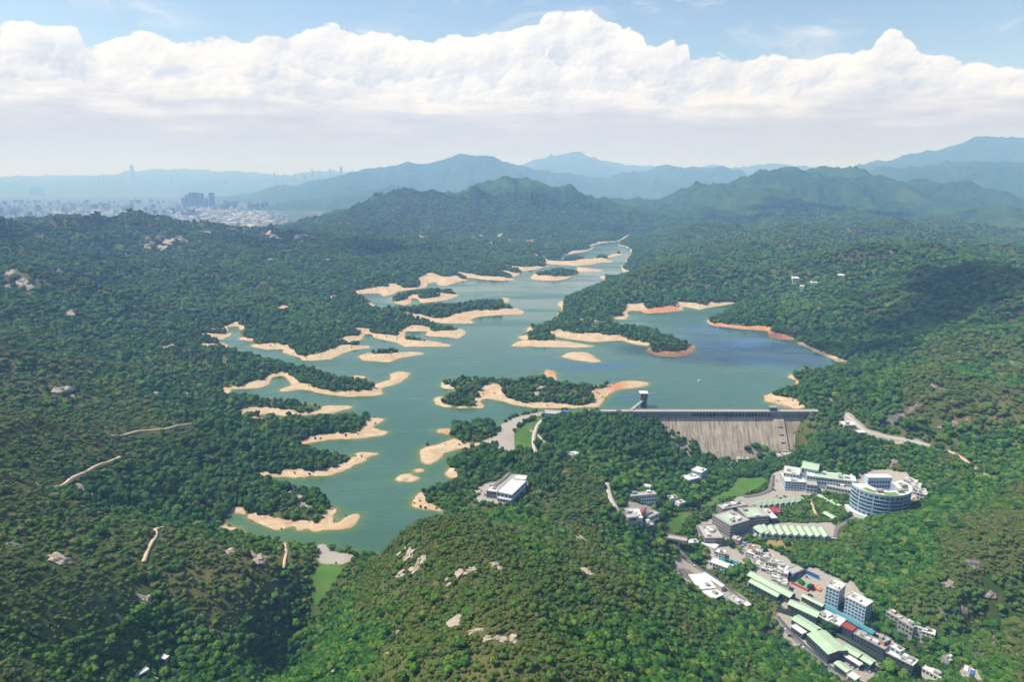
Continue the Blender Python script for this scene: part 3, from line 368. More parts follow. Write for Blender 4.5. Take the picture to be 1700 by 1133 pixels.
rag = fbm(XX / 30, YY / 30, 91, 3) * 5.0 + fbm(XX / 9, YY / 9, 95, 2) * 2.4      # ragged water's edge
sdf = sdf + rag * np.exp(-(sdf / 16.0) ** 2); m_water = sdf < 0
d_green = dist_to(~m_sand & ~m_water & (sdf > 0) & ~((d_water < 6)))
m_sand &= ~m_water & (d_green > 3.5 + 7.5 * fbm(XX / 22, YY / 22, 97, 4))
d_sand = dist_to(m_sand & ~m_water)
d_isle = dist_to(m_isle)
def box_blur(a, n):
    for ax in (0, 1):
        k = 2 * n + 1; p = np.pad(a, [(n + 1, n) if i == ax else (0, 0) for i in (0, 1)], mode='edge'); c = np.cumsum(p, axis=ax)
        a = (np.take(c, np.arange(k, c.shape[ax]), axis=ax) - np.take(c, np.arange(0, c.shape[ax] - k), axis=ax)) / k
    return a
sdf_s = box_blur(sdf, 1)
sandf = box_blur(m_sand.astype(float), 1)
redf = box_blur(box_blur(m_red.astype(float), 2), 2)
def lake(a, x, y, out):
    fx = np.clip((x - LX0) / LS - 0.5, 0, LNX - 1.001); fy = np.clip((y - LY0) / LS - 0.5, 0, LNY - 1.001)
    ix = fx.astype(int); iy = fy.astype(int); tx = fx - ix; ty = fy - iy
    v = (a[iy, ix] * (1 - tx) + a[iy, ix + 1] * tx) * (1 - ty) + (a[iy + 1, ix] * (1 - tx) + a[iy + 1, ix + 1] * tx) * ty
    inside = (x > LX0) & (x < LX0 + LNX * LS) & (y > LY0) & (y < LY0 + LNY * LS)
    return np.where(inside, v, out)

# ------------------------------------------------------------------ hills: surveyed heights, interpolated in (azimuth, log distance)
ctrl = []
for s in SPOT_Z.split():                 # pixel x, pixel y, height
    a, b, z = (float(q) for q in s.split(',')); x, y = on_level(a, b, z); ctrl.append((x, y, z))
for s in SPOT_D.split():                 # pixel x, pixel y, distance
    a, b, D = (float(q) for q in s.split(',')); dx, dy, dz = rays(a, b)
    ctrl.append((dx / dy * D, D, CAM_H + dz / dy * D))
for s in SPOT_A.split():                 # pixel x (bearing), distance, height
    a, D, z = (float(q) for q in s.split(',')); dx, dy, dz = rays(a, 298.0)
    ctrl.append((dx / dy * D, D, z))
ctrl = np.array(ctrl, float)
# shoreline: some points of the water's edge at level 1
edge = np.argwhere((sdf > 0) & (sdf < 4.5)); edge = edge[rng.permutation(len(edge))]
keep = []
def lp(x, y): return np.stack([np.arctan2(x, y), np.log(np.hypot(x, y))], -1)
P = lp(ctrl[:, 0], ctrl[:, 1])
for r, c in edge[:6000]:
    q = lp(LXC[c], LYC[r])
    if all((q[0] - k[0]) ** 2 + (q[1] - k[1]) ** 2 > 0.045 ** 2 for k in keep) and ((P - q) ** 2).sum(1).min() > 0.03 ** 2:
        keep.append(q)
keep = np.array(keep)
P = np.vstack([P, keep]); Z = np.concatenate([ctrl[:, 2], np.full(len(keep), 3.0)])
RC = 0.035
K = np.sqrt(((P[:, None] - P[None]) ** 2).sum(-1) + RC * RC)
n = len(P); A = np.zeros((n + 3, n + 3)); A[:n, :n] = -K + np.eye(n) * 0.004; A[:n, n] = 1; A[:n, n + 1:] = P; A[n, :n] = 1; A[n + 1:, :n] = P.T
RW = np.linalg.solve(A, np.concatenate([Z, np.zeros(3)]))
def rbf(x, y):
    q = lp(x, y); q[..., 0] = np.clip(q[..., 0], -1.0, 1.0); q[..., 1] = np.clip(q[..., 1], 5.0, 10.45); sh = q.shape[:-1]; q = q.reshape(-1, 2)
    out = np.empty(len(q))
    for i in range(0, len(q), 40000):
        b = q[i:i + 40000]
        k = np.sqrt((b[:, None, 0] - P[None, :, 0]) ** 2 + (b[:, None, 1] - P[None, :, 1]) ** 2 + RC * RC)
        out[i:i + 40000] = -k @ RW[:n] + RW[n] + b @ RW[n + 1:]
    return out.reshape(sh)

TOWN_W = [poly_world(s) for s in CALM]      # ground that is graded flat (town, dams)
m_calm = np.zeros((LNY, LNX), bool)
for p in TOWN_W: fill(m_calm, p)
calmf = box_blur(box_blur(m_calm.astype(float), 7), 7)
DAM_Y = float(on_level(1165, 684, 9.0)[1]); DAM_XA = float(on_level(1075, 684, 9.0)[0]); DAM_XB = float(on_level(1335, 684, 9.0)[0])
def height(x, y):
    D = np.hypot(x, y)
    z = rbf(x, y)
    d = lake(sdf_s, x, y, 400.0)
    calm = lake(calmf, x, y, 0.0)
    inland = sstep(25, 220, d) * (1 - calm)
    near = sstep(120, 320, D)
    rug = np.clip((z + 60) / 160, 0.25, 1.6)
    n1 = (ridged(x / 420, y / 420, 3, 4) - 0.42) * 112 * rug
    n2 = (ridged(x / 110, y / 110, 11, 3) - 0.42) * 9 + (ridged(x / 850 + 3.3, y / 850, 57, 4) - 0.42) * 125 * np.maximum(sstep(1500, 2600, D), 0.75 * sstep(700, 1300, D) * sstep(140, 420, d)) * np.clip((z + 20) / 140, 0, 1.2)
    far = sstep(3800, 6500, D) * sstep(-10, 120, z)
    n3 = (ridged(x / 1500, y / 1500, 21, 5) - 0.42) * 170 * np.clip(z / 500, 0, 1.2)
    flat = 1 - sstep(-40, 25, z) * 1.0
    mid = sstep(5500, 7500, D)
    z = z + inland * near * (1 - 0.75 * mid * flat) * (n1 * (0.42 + 0.58 * sstep(450, 1300, D)) * (1 - far * .6) + n2) + far * n3
    shore = 3.6 * (1 - np.exp(-np.maximum(d, 0) / 17.0))
    green = 9 * (1 - np.exp(-np.maximum(d - 14, 0) / 55.0))
    low = shore + green
    wfar = sstep(18, 150, d); wnear = sstep(6, 62, d); kn = sstep(540, 680, D); w = wnear * (1 - kn) + wfar * kn
    isl = lake(d_isle, x, y, 999.0)
    zl = low * (1 - w) + np.where(isl < 3, low, np.maximum(z, np.where((D > 640) & ~((y < 885) & (x > 30)), 3.0, -999))) * w
    zl = np.where(calm > 0.02, zl * (1 - calm) + np.minimum(z, zl + 40) * calm, zl)
    # the ground stays below the face of the main dam
    face = -6.0 - np.maximum(DAM_Y - 1 - y, 0) / 0.78
    wd = sstep(DAM_XA, DAM_XA + 45, x) * (1 - sstep(DAM_XB - 25, DAM_XB, x)) * (y < DAM_Y + 6) * sstep(DAM_Y - 75, DAM_Y - 45, y)
    zl = np.where((wd > 0) & (d > 0), zl * (1 - wd) + np.minimum(zl, np.maximum(face, -50)) * wd, zl)
    zl = zl + sstep(2, 30, d) * fbm(x / 14, y / 14, 41, 3) * 0.9 * (1 - calm) * near
    return np.where(d > 0, zl, np.maximum(-0.16 * -d, -7.0) - 0.15)

# ------------------------------------------------------------------ ground sheet: fine where the camera's side looks, coarse elsewhere, out to the horizon
def mesh_obj(name, verts, faces, mat=None, smooth=False):
    me = bpy.data.meshes.new(name); nv = len(verts); nf = len(faces)
    verts = np.asarray(verts, np.float32); faces = np.asarray(faces, np.int32); k = faces.shape[1]
    me.vertices.add(nv); me.vertices.foreach_set('co', verts.ravel())
    me.loops.add(nf * k); me.loops.foreach_set('vertex_index', faces.ravel())
    me.polygons.add(nf); me.polygons.foreach_set('loop_start', np.arange(0, nf * k, k, dtype=np.int32))
    me.update(calc_edges=True); me.validate()
    if smooth: me.polygons.foreach_set('use_smooth', np.ones(nf, bool))
    o = bpy.data.objects.new(name, me); COL.objects.link(o)
    if mat: me.materials.append(mat)
    return o
QUICK = globals().get('QUICK', 1.0)
azs = np.concatenate([np.linspace(-180, -46, 68)[:-1], np.linspace(-46, 46, int(1250 * QUICK)), np.linspace(46, 180, 68)[1:-1]])
AZ = np.radians(azs)
Ds = [4.0]
while Ds[-1] < 30000:
    D = Ds[-1]
    st = 0.55 * (D * D + 95000) / (312 * 680) if D > 160 else D * 0.12
    Ds.append(D + min(st, D * 0.011 if D > 160 else 1e9) / QUICK)
DD = np.array(Ds)
GX = DD[:, None] * np.sin(AZ)[None]; GY = DD[:, None] * np.cos(AZ)[None]
GZ = height(GX, GY)
NR, NA = GX.shape
def ground(x, y):
    """height of the finished ground sheet"""
    x = np.asarray(x, float); y = np.asarray(y, float)
    az = np.arctan2(x, y); d = np.hypot(x, y)
    j = np.clip(np.searchsorted(AZ, az) - 1, 0, NA - 2); i = np.clip(np.searchsorted(DD, d) - 1, 0, NR - 2)
    t = (az - AZ[j]) / (AZ[j + 1] - AZ[j]); s = np.clip((d - DD[i]) / (DD[i + 1] - DD[i]), 0, 1)
    return (GZ[i, j] * (1 - t) + GZ[i, j + 1] * t) * (1 - s) + (GZ[i + 1, j] * (1 - t) + GZ[i + 1, j + 1] * t) * s
PICK_D = DD[(DD > 120)]
def pick(px, py):
    """where the line of sight through a photo pixel meets the ground"""
    dx, dy, dz = rays(px, py); h = math.hypot(dx, dy)
    xs = dx / h * PICK_D; ys = dy / h * PICK_D; zr = CAM_H + dz / h * PICK_D; g = np.maximum(ground(xs, ys), 0 if False else -999)
    b = np.argmax(zr < g)
    if zr[b] >= g[b]: b = len(xs) - 1
    if b == 0: b = 1
    f0 = zr[b - 1] - g[b - 1]; f1 = zr[b] - g[b]; t = f0 / (f0 - f1 + 1e-9)
    x = xs[b - 1] + (xs[b] - xs[b - 1]) * t; y = ys[b - 1] + (ys[b] - ys[b - 1]) * t
    return Vector((x, y, float(ground(x, y))))
idx = np.arange(NR * NA).reshape(NR, NA)
nxt = np.roll(idx, -1, axis=1)
faces = np.stack([idx[:-1], nxt[:-1], nxt[1:], idx[1:]], -1).reshape(-1, 4)[:, ::-1]

# ------------------------------------------------------------------ tagging
def tag(o, label=None, cat=None, group=None, kind=None):
    if label: o['label'] = label
    if cat: o['category'] = cat
    if group: o['group'] = group
    if kind: o['kind'] = kind
    return o
# ------------------------------------------------------------------ materials
def mat_new(name, rough=0.9, spec=0.3):
    m = bpy.data.materials.new(name); m.use_nodes = True; nt = m.node_tree
    b = nt.nodes['Principled BSDF']; b.inputs['Roughness'].default_value = rough; b.inputs['Specular IOR Level'].default_value = spec
    return m, nt, b
def attr_(nt, name, out='Fac'):
    return nn(nt, 'ShaderNodeAttribute', attribute_name=name).outputs[out]
def ground_material():
    m, nt, b = mat_new('ground', 0.95, 0.1); L = nt.links.new
    geo = nt.nodes.new('ShaderNodeNewGeometry').outputs['Position']
    a1 = nt.nodes.new('ShaderNodeSeparateColor'); L(attr_(nt, 'cover1', 'Color'), a1.inputs[0])
    a2 = nt.nodes.new('ShaderNodeSeparateColor'); L(attr_(nt, 'cover2', 'Color'), a2.inputs[0])
    n_big = noise_(nt, geo, 0.006, 5, 0.6); n_mid = noise_(nt, geo, 0.045, 5, 0.6); n_fin = noise_(nt, geo, 0.35, 4, 0.6)
    scrub = mix_(nt, remap(nt, n_mid, 0.35, 0.65), (0.036, 0.072, 0.015), (0.088, 0.102, 0.028))
    scrub = mix_(nt, remap(nt, n_big, 0.45, 0.70), scrub, (0.115, 0.105, 0.040))
    scrub = mix_(nt, remap(nt, n_fin, 0.66, 0.80), scrub, (0.13, 0.11, 0.06))
    # broad canopy tones for the hills too far away to show single trees
    canopy = mix_(nt, remap(nt, noise_(nt, geo, 0.018, 8, 0.72), 0.36, 0.62), (0.010, 0.040, 0.014), (0.036, 0.088, 0.022))
    canopy = mix_(nt, remap(nt, noise_(nt, geo, 0.0035, 6, 0.62), 0.48, 0.66), canopy, (0.050, 0.088, 0.028))
    cd = attr_(nt, 'canopy')
    scrub = mix_(nt, cd, scrub, canopy)
    plain = mix_(nt, remap(nt, noise_(nt, geo, 0.004, 8, 0.75), 0.40, 0.58), (0.05, 0.09, 0.04), (0.22, 0.22, 0.21))
    col = mix_(nt, attr_(nt, 'plain'), scrub, plain)
    gr = noise_(nt, geo, 0.8, 4, 0.6)
    sand = mix_(nt, remap(nt, n_mid, 0.3, 0.7), (0.42, 0.30, 0.185), (0.51, 0.395, 0.26))
    sand = mix_(nt, remap(nt, gr, 0.62, 0.72), sand, (0.34, 0.235, 0.145))
    sand = mix_(nt, remap(nt, noise_(nt, geo, 0.02, 4), 0.55, 0.72), sand, (0.48, 0.29, 0.165))
    red = mix_(nt, gr, (0.42, 0.15, 0.06), (0.48, 0.20, 0.095))
    sand = mix_(nt, a1.outputs[1], sand, red)
    edge = math_(nt, 'ADD', a1.outputs[0], math_(nt, 'MULTIPLY', math_(nt, 'SUBTRACT', noise_(nt, geo, 0.12, 5, 0.65), 0.5), 0.9))
    # terraces left by the falling water
    sp0 = nt.nodes.new('ShaderNodeSeparateXYZ'); L(geo, sp0.inputs[0]); ter = math_(nt, 'SINE', math_(nt, 'ADD', math_(nt, 'MULTIPLY', sp0.outputs[2], 9.0), math_(nt, 'MULTIPLY', n_mid, 5.0)))
    sand = mix_(nt, remap(nt, ter, 0.3, 1.0, 0.0, 0.35), sand, (0.33, 0.225, 0.13))
    sand = mix_(nt, remap(nt, noise_(nt, geo, 0.10, 6, 0.7), 0.54, 0.70), sand, (0.27, 0.21, 0.135))
    sand = mix_(nt, remap(nt, noise_(nt, geo, 0.16, 6, 0.75), 0.54, 0.66), sand, (0.62, 0.52, 0.38))
    # damp margin by the water
    sep = nt.nodes.new('ShaderNodeSeparateXYZ'); L(geo, sep.inputs[0])
    wet = remap(nt, sep.outputs[2], 0.1, 0.55, 1.0, 0.0)
    sand = mix_(nt, math_(nt, 'MULTIPLY', wet, 0.75), sand, (0.30, 0.24, 0.10))
    col = mix_(nt, remap(nt, edge, 0.40, 0.60), col, sand)
    conc = mix_(nt, n_fin, (0.26, 0.232, 0.20), (0.38, 0.34, 0.295)); conc = mix_(nt, remap(nt, n_mid, 0.5, 0.62), conc, (0.30, 0.29, 0.27))
    col = mix_(nt, remap(nt, a1.outputs[2], 0.35, 0.65), col, conc)
    lawn = mix_(nt, remap(nt, n_mid, 0.35, 0.7), (0.055, 0.15, 0.022), (0.11, 0.16, 0.035)); lawn = mix_(nt, remap(nt, gr, 0.6, 0.75), lawn, (0.15, 0.15, 0.05))
    col = mix_(nt, remap(nt, a2.outputs[0], 0.35, 0.65), col, lawn)
    rk = mix_(nt, remap(nt, noise_(nt, geo, 0.25, 6, 0.7), 0.35, 0.65), (0.045, 0.045, 0.05), (0.22, 0.18, 0.16))
    col = mix_(nt, remap(nt, a2.outputs[1], 0.35, 0.65), col, rk)
    dry = mix_(nt, n_fin, (0.20, 0.17, 0.05), (0.30, 0.22, 0.09))
    col = mix_(nt, remap(nt, a2.outputs[2], 0.35, 0.65), col, dry)
    L(col, b.inputs['Base Color'])
    bp = nn(nt, 'ShaderNodeBump', i_Strength=0.9, i_Distance=6.0); L(math_(nt, 'MULTIPLY', noise_(nt, geo, 0.05, 8, 0.7), math_(nt, 'ADD', math_(nt, 'ADD', cd, 0.06), math_(nt, 'MULTIPLY', a1.outputs[0], 0.22))), bp.inputs['Height'])
    L(bp.outputs[0], b.inputs['Normal'])
    return m
def water_material():
    m, nt, b = mat_new('lake_water', 0.06, 0.5); L = nt.links.new
    geo = nt.nodes.new('ShaderNodeNewGeometry').outputs['Position']
    d = attr_(nt, 'offshore')
    w = noise_(nt, geo, 0.03, 3)
    d2 = math_(nt, 'ADD', d, math_(nt, 'MULTIPLY', math_(nt, 'SUBTRACT', w, 0.5), 6.0))
    deep = mix_(nt, remap(nt, noise_(nt, geo, 0.004, 3), 0.35, 0.65), (0.040, 0.100, 0.060), (0.048, 0.112, 0.074))
    deep = mix_(nt, attr_(nt, 'clear'), deep, (0.002, 0.060, 0.20))  # dark-blue cloud shade mixed into the water's own colour
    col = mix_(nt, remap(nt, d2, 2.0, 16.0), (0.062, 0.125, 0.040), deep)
    col = mix_(nt, remap(nt, d2, -2.0, 4.5), (0.20, 0.17, 0.045), col)
    L(col, b.inputs['Base Color']); b.inputs['IOR'].default_value = 1.33
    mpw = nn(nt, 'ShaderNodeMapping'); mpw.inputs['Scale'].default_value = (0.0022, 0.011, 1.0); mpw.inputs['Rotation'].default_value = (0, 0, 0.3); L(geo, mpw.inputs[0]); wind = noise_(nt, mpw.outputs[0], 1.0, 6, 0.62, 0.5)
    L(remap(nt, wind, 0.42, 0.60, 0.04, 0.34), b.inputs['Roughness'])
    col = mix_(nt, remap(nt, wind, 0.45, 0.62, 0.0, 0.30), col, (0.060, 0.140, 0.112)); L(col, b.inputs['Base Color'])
    bp = nn(nt, 'ShaderNodeBump', i_Strength=0.30, i_Distance=0.5); L(noise_(nt, geo, 0.35, 4, 0.6), bp.inputs['Height']); L(bp.outputs[0], b.inputs['Normal'])
    return m
def leaf_material(name, stops, olive, scale=0.011):
    """crown colour: each plant its own shade, drifting into olive scrub over the ground"""
    m, nt, b = mat_new(name, 0.75, 0.12); L = nt.links.new
    oi = nt.nodes.new('ShaderNodeObjectInfo')
    col = None
    cr = nt.nodes.new('ShaderNodeValToRGB'); L(oi.outputs['Random'], cr.inputs[0])
    e = cr.color_ramp.elements
    e[0].position, e[0].color = stops[0][0], stops[0][1] + (1,); e[1].position, e[1].color = stops[-1][0], stops[-1][1] + (1,)
    for p, c in stops[1:-1]:
        q = e.new(p); q.color = c + (1,)
    o = noise_(nt, oi.outputs['Location'], scale, 5, 0.6)
    at = nn(nt, 'ShaderNodeAttribute', attribute_type='INSTANCER', attribute_name='dry').outputs['Fac']
    col = mix_(nt, math_(nt, 'ADD', math_(nt, 'MULTIPLY', remap(nt, o, 0.48, 0.64), 0.55), at, clamp=True), cr.outputs[0], olive)
    geo = nt.nodes.new('ShaderNodeNewGeometry').outputs['Position']
    col = mix_(nt, remap(nt, noise_(nt, geo, 0.9, 3, 0.6), 0.40, 0.72, 0.0, 0.45), col, (0.014, 0.042, 0.010))
    L(col, b.inputs['Base Color'])
    b.inputs['Subsurface Weight'].default_value = 0.0
    return m
def flat_mat(name, c, rough=0.7, var=0.12, scale=0.4, spec=0.3, metal=0.0):
    m, nt, b = mat_new(name, rough, spec); L = nt.links.new
    geo = nt.nodes.new('ShaderNodeNewGeometry').outputs['Position']
    k = noise_(nt, geo, scale, 5, 0.65)
    L(mix_(nt, k, tuple(max(0, q * (1 - var * 2)) for q in c), tuple(min(0.9, q * (1 + var)) for q in c)), b.inputs['Base Color'])
    b.inputs['Metallic'].default_value = metal
    return m

# ------------------------------------------------------------------ what covers the ground
GK = {}
for k in ('concrete', 'lawn', 'rock', 'dry', 'clear', 'cliff'):
    GK[k] = np.zeros((LNY, LNX), bool)
def pick_poly(s):
    return np.array([tuple(pick(*[float(q) for q in p.split(',')])[:2]) for p in s.split()])
for k, s in GROUND: fill(GK[k], pick_poly(s))
def circle(mask, x, y, r):
    i0, i1 = int((x - r - LX0) / LS), int((x + r - LX0) / LS) + 2; j0, j1 = int((y - r - LY0) / LS), int((y + r - LY0) / LS) + 2
    if i0 < 0 or j0 < 0 or i1 >= LNX or j1 >= LNY: return
    yy, xx = np.meshgrid(LYC[j0:j1], LXC[i0:i1], indexing='ij'); mask[j0:j1, i0:i1] |= (xx - x) ** 2 + (yy - y) ** 2 < r * r
m_path = np.zeros((LNY, LNX), bool); RIB = []
for name, kind, width, s in PATHS:
    pp = pick_poly(s); out = [pp[0]]
    for a, b in zip(pp[:-1], pp[1:]):
        k = max(1, int(np.hypot(*(b - a)) / 5)); out += [a + (b - a) * (i + 1) / k for i in range(k)]
    q = np.array(out)
    for _ in range(2): q[1:-1] = (q[:-2] + q[1:-1] * 2 + q[2:]) / 4
    RIB.append((name, kind, width, q))
    for x, y in q: circle(m_path, x, y, width * 0.5 + 2.6)
ROCK_AT = []
for s in ROCKS.split():
    a, b, w = (float(q) for q in s.split(',')); p = pick(a, b); wm_ = w / FPX * math.hypot(p.xy.length, CAM_H - p.z)
    ROCK_AT.append((p, wm_, a, b)); circle(m_path, p.x, p.y, wm_ * 0.55 + 1.0); circle(m_path, p.x, p.y - wm_ * .5, wm_ * 0.5)
d_built = dist_to(GK['concrete'])
m_open = m_path | GK['concrete'] | GK['lawn'] | GK['rock'] | GK['dry'] | m_sand | m_water
gkf = {k: box_blur(v.astype(float), 1) for k, v in GK.items()}
gxf, gyf = GX.ravel(), GY.ravel()
ground_o = mesh_obj('ground', np.stack([GX, GY, GZ], -1).reshape(-1, 3), faces, ground_material(), True)
tag(ground_o, 'hilly ground of scrub and bare sand around the lake', 'ground', kind='structure')
def put_color(me, name, r, g, b_):
    a = me.color_attributes.new(name, 'FLOAT_COLOR', 'POINT'); v = np.ones((len(r), 4), np.float32); v[:, 0] = r; v[:, 1] = g; v[:, 2] = b_; a.data.foreach_set('color', v.ravel())
def put_float(me, name, v):
    a = me.attributes.new(name, 'FLOAT', 'POINT'); a.data.foreach_set('value', np.asarray(v, np.float32))
dd = np.hypot(gxf, gyf)
put_color(ground_o.data, 'cover1', np.maximum(lake(sandf, gxf, gyf, 0), 0.0), lake(redf, gxf, gyf, 0), lake(gkf['concrete'], gxf, gyf, 0))
put_color(ground_o.data, 'cover2', lake(gkf['lawn'], gxf, gyf, 0), np.maximum(lake(gkf['rock'], gxf, gyf, 0), lake(gkf['cliff'], gxf, gyf, 0)), lake(gkf['dry'], gxf, gyf, 0))
put_float(ground_o.data, 'canopy', sstep(3000, 4300, dd))
gz = GZ.ravel()
put_float(ground_o.data, 'plain', sstep(3900, 4600, dd) * (1 - sstep(-12, 14, gz)))
# water sheet over the flooded cells only
blk = 2
wm = m_water.copy()
wm = d_water < 9.0
wb = wm[:LNY // blk * blk, :LNX // blk * blk].reshape(LNY // blk, blk, LNX // blk, blk).any((1, 3))
vid = -np.ones((wb.shape[0] + 1, wb.shape[1] + 1), int)
rr, cc = np.nonzero(wb)
for dr, dc in ((0, 0), (0, 1), (1, 0), (1, 1)): vid[rr + dr, cc + dc] = 0
vr, vc = np.nonzero(vid == 0); vid[vr, vc] = np.arange(len(vr))
wx = LX0 + vc * blk * LS; wy = LY0 + vr * blk * LS
wf = np.stack([vid[rr, cc], vid[rr, cc + 1], vid[rr + 1, cc + 1], vid[rr + 1, cc]], -1)
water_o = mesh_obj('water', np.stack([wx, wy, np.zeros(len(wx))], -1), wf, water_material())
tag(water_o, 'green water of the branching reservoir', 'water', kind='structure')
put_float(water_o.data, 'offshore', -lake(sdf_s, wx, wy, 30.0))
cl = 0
for px, py, rx, ry, a in SHADE_TINT:
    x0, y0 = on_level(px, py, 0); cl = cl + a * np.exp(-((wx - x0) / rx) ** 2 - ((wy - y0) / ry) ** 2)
put_float(water_o.data, 'clear', np.clip(cl * (0.8 + 0.6 * fbm(wx / 130, wy / 60, 5, 3)), 0, 1))  # mask of the painted shade patches, not the water's clarity

# ------------------------------------------------------------------ vegetation
def crown_bm(seed, lobes, rough, sub=3, sprays=90, flat=0.8):
    """a lumpy crown (unit radius) with gaps and leaf sprays round it"""
    r = random.Random(seed); bm = bmesh.new()
    for cx, cy, cz, rad in lobes:
        res = bmesh.ops.create_icosphere(bm, subdivisions=sub, radius=1.0)
        for v in res['verts']:
            d = v.co.copy()
            k = 1 + rough * (r.random() - 0.5) * 1.1 + 0.22 * math.sin(d.x * 5.1 + seed) * math.sin(d.y * 4.7 + seed * 2) * math.sin(d.z * 5.5)
            v.co = Vector((cx, cy, cz)) + Vector((d.x * rad, d.y * rad, d.z * rad * flat)) * k
    for i in range(sprays):
        cx, cy, cz, rad = lobes[i % len(lobes)]
        d = Vector((r.gauss(0, 1), r.gauss(0, 1), abs(r.gauss(0, 1)) * 0.8)).normalized()
        c = Vector((cx, cy, cz)) + Vector((d.x, d.y, d.z * flat)) * rad * r.uniform(0.95, 1.18); s = r.uniform(0.10, 0.22)
        t = d.orthogonal().normalized(); t.rotate(Matrix.Rotation(r.uniform(0, 6.28), 3, d)); u = d.cross(t)
        n = (d * 0.6 + Vector((0, 0, 0.4)))
        q = [bm.verts.new(c + t * s), bm.verts.new(c + u * s * 0.7 + n * s * 0.3), bm.verts.new(c - t * s), bm.verts.new(c - u * s * 0.7 + n * s * 0.3)]
        bm.faces.new(q)
    return bm
def bm_obj(name, bm, mat, parent=None, link=True):
    me = bpy.data.meshes.new(name); bm.to_mesh(me); bm.free()
    if mat: me.materials.append(mat)
    o = bpy.data.objects.new(name, me)
    if link: COL.objects.link(o)
    if parent: o.parent = parent
    return o
def trunk_bm(h, r0, seed):
    r = random.Random(seed); bm = bmesh.new()
    def limb(a, b, ra, rb, n=6):
        d = (b - a).normalized(); t = d.orthogonal().normalized(); u = d.cross(t)
        A = [bm.verts.new(a + (t * math.cos(6.283 * i / n) + u * math.sin(6.283 * i / n)) * ra) for i in range(n)]
        B = [bm.verts.new(b + (t * math.cos(6.283 * i / n) + u * math.sin(6.283 * i / n)) * rb) for i in range(n)]
        for i in range(n): bm.faces.new((A[i], A[(i + 1) % n], B[(i + 1) % n], B[i]))
        bm.faces.new(B)
    k = Vector((r.uniform(-.05, .05), r.uniform(-.05, .05), h * 0.55)); limb(Vector((0, 0, -0.25)), k, r0, r0 * 0.7)
    for i in range(4):
        a = 1.57 * i + r.uniform(-.5, .5); limb(k, k + Vector((math.cos(a) * 0.42, math.sin(a) * 0.42, h * 0.5)), r0 * 0.5, r0 * 0.2)
    return bm
LUSH = [(0.0, (0.014, 0.060, 0.010)), (0.30, (0.032, 0.116, 0.013)), (0.65, (0.064, 0.172, 0.018)), (0.92, (0.118, 0.205, 0.024)), (1.0, (0.16, 0.20, 0.035))]
DARKG = [(0.0, (0.014, 0.056, 0.011)), (0.5, (0.032, 0.102, 0.015)), (1.0, (0.066, 0.140, 0.022))]
mat_leaf = leaf_material('tree_foliage', LUSH, (0.090, 0.142, 0.022), 0.012)
mat_scrub = leaf_material('scrub_foliage', [(0.0, (0.028, 0.080, 0.012)), (0.45, (0.062, 0.125, 0.018)), (0.8, (0.108, 0.145, 0.028)), (1.0, (0.17, 0.145, 0.05))], (0.105, 0.120, 0.030), 0.010)
mat_dark = leaf_material('lakeside_foliage', DARKG, (0.050, 0.095, 0.022), 0.02)
mat_bark = flat_mat('bark', (0.13, 0.10, 0.075), 0.9)
def lob(seed, n, spread, top):
    r = random.Random(seed); L = [(0, 0, 0.62 * top, 0.62)]
    for i in range(n):
        a = 6.283 * i / n + r.uniform(-.4, .4); d = spread * r.uniform(0.7, 1.1); L.append((math.cos(a) * d, math.sin(a) * d, r.uniform(0.35, 0.75) * top, r.uniform(0.32, 0.5)))
    return L
PROTO = []          # (kind, crown mesh, trunk mesh)
for s in range(4): PROTO.append(('tree', crown_bm(10 + s, lob(s, 4 + s % 2, 0.52, 1.25), 0.30, 2, 70), mat_leaf, trunk_bm(0.75, 0.09, s)))
for s in range(3): PROTO.append(('bush', crown_bm(30 + s, lob(20 + s, 3, 0.45, 0.75), 0.38, 2, 46, 0.75), mat_scrub, trunk_bm(0.35, 0.07, s + 9)))
for s in range(3): PROTO.append(('dark', crown_bm(50 + s, lob(40 + s, 4, 0.45, 1.45), 0.32, 2, 60, 0.95), mat_dark, trunk_bm(0.85, 0.08, s + 19)))
protos = []
for i, (k, cb, m, tb) in enumerate(PROTO):
    cm = bpy.data.meshes.new('crown'); cb.to_mesh(cm); cb.free(); cm.materials.append(m)
    tm = bpy.data.meshes.new('trunk'); tb.to_mesh(tm); tb.free(); tm.materials.append(mat_bark)
    protos.append((k, cm, tm))
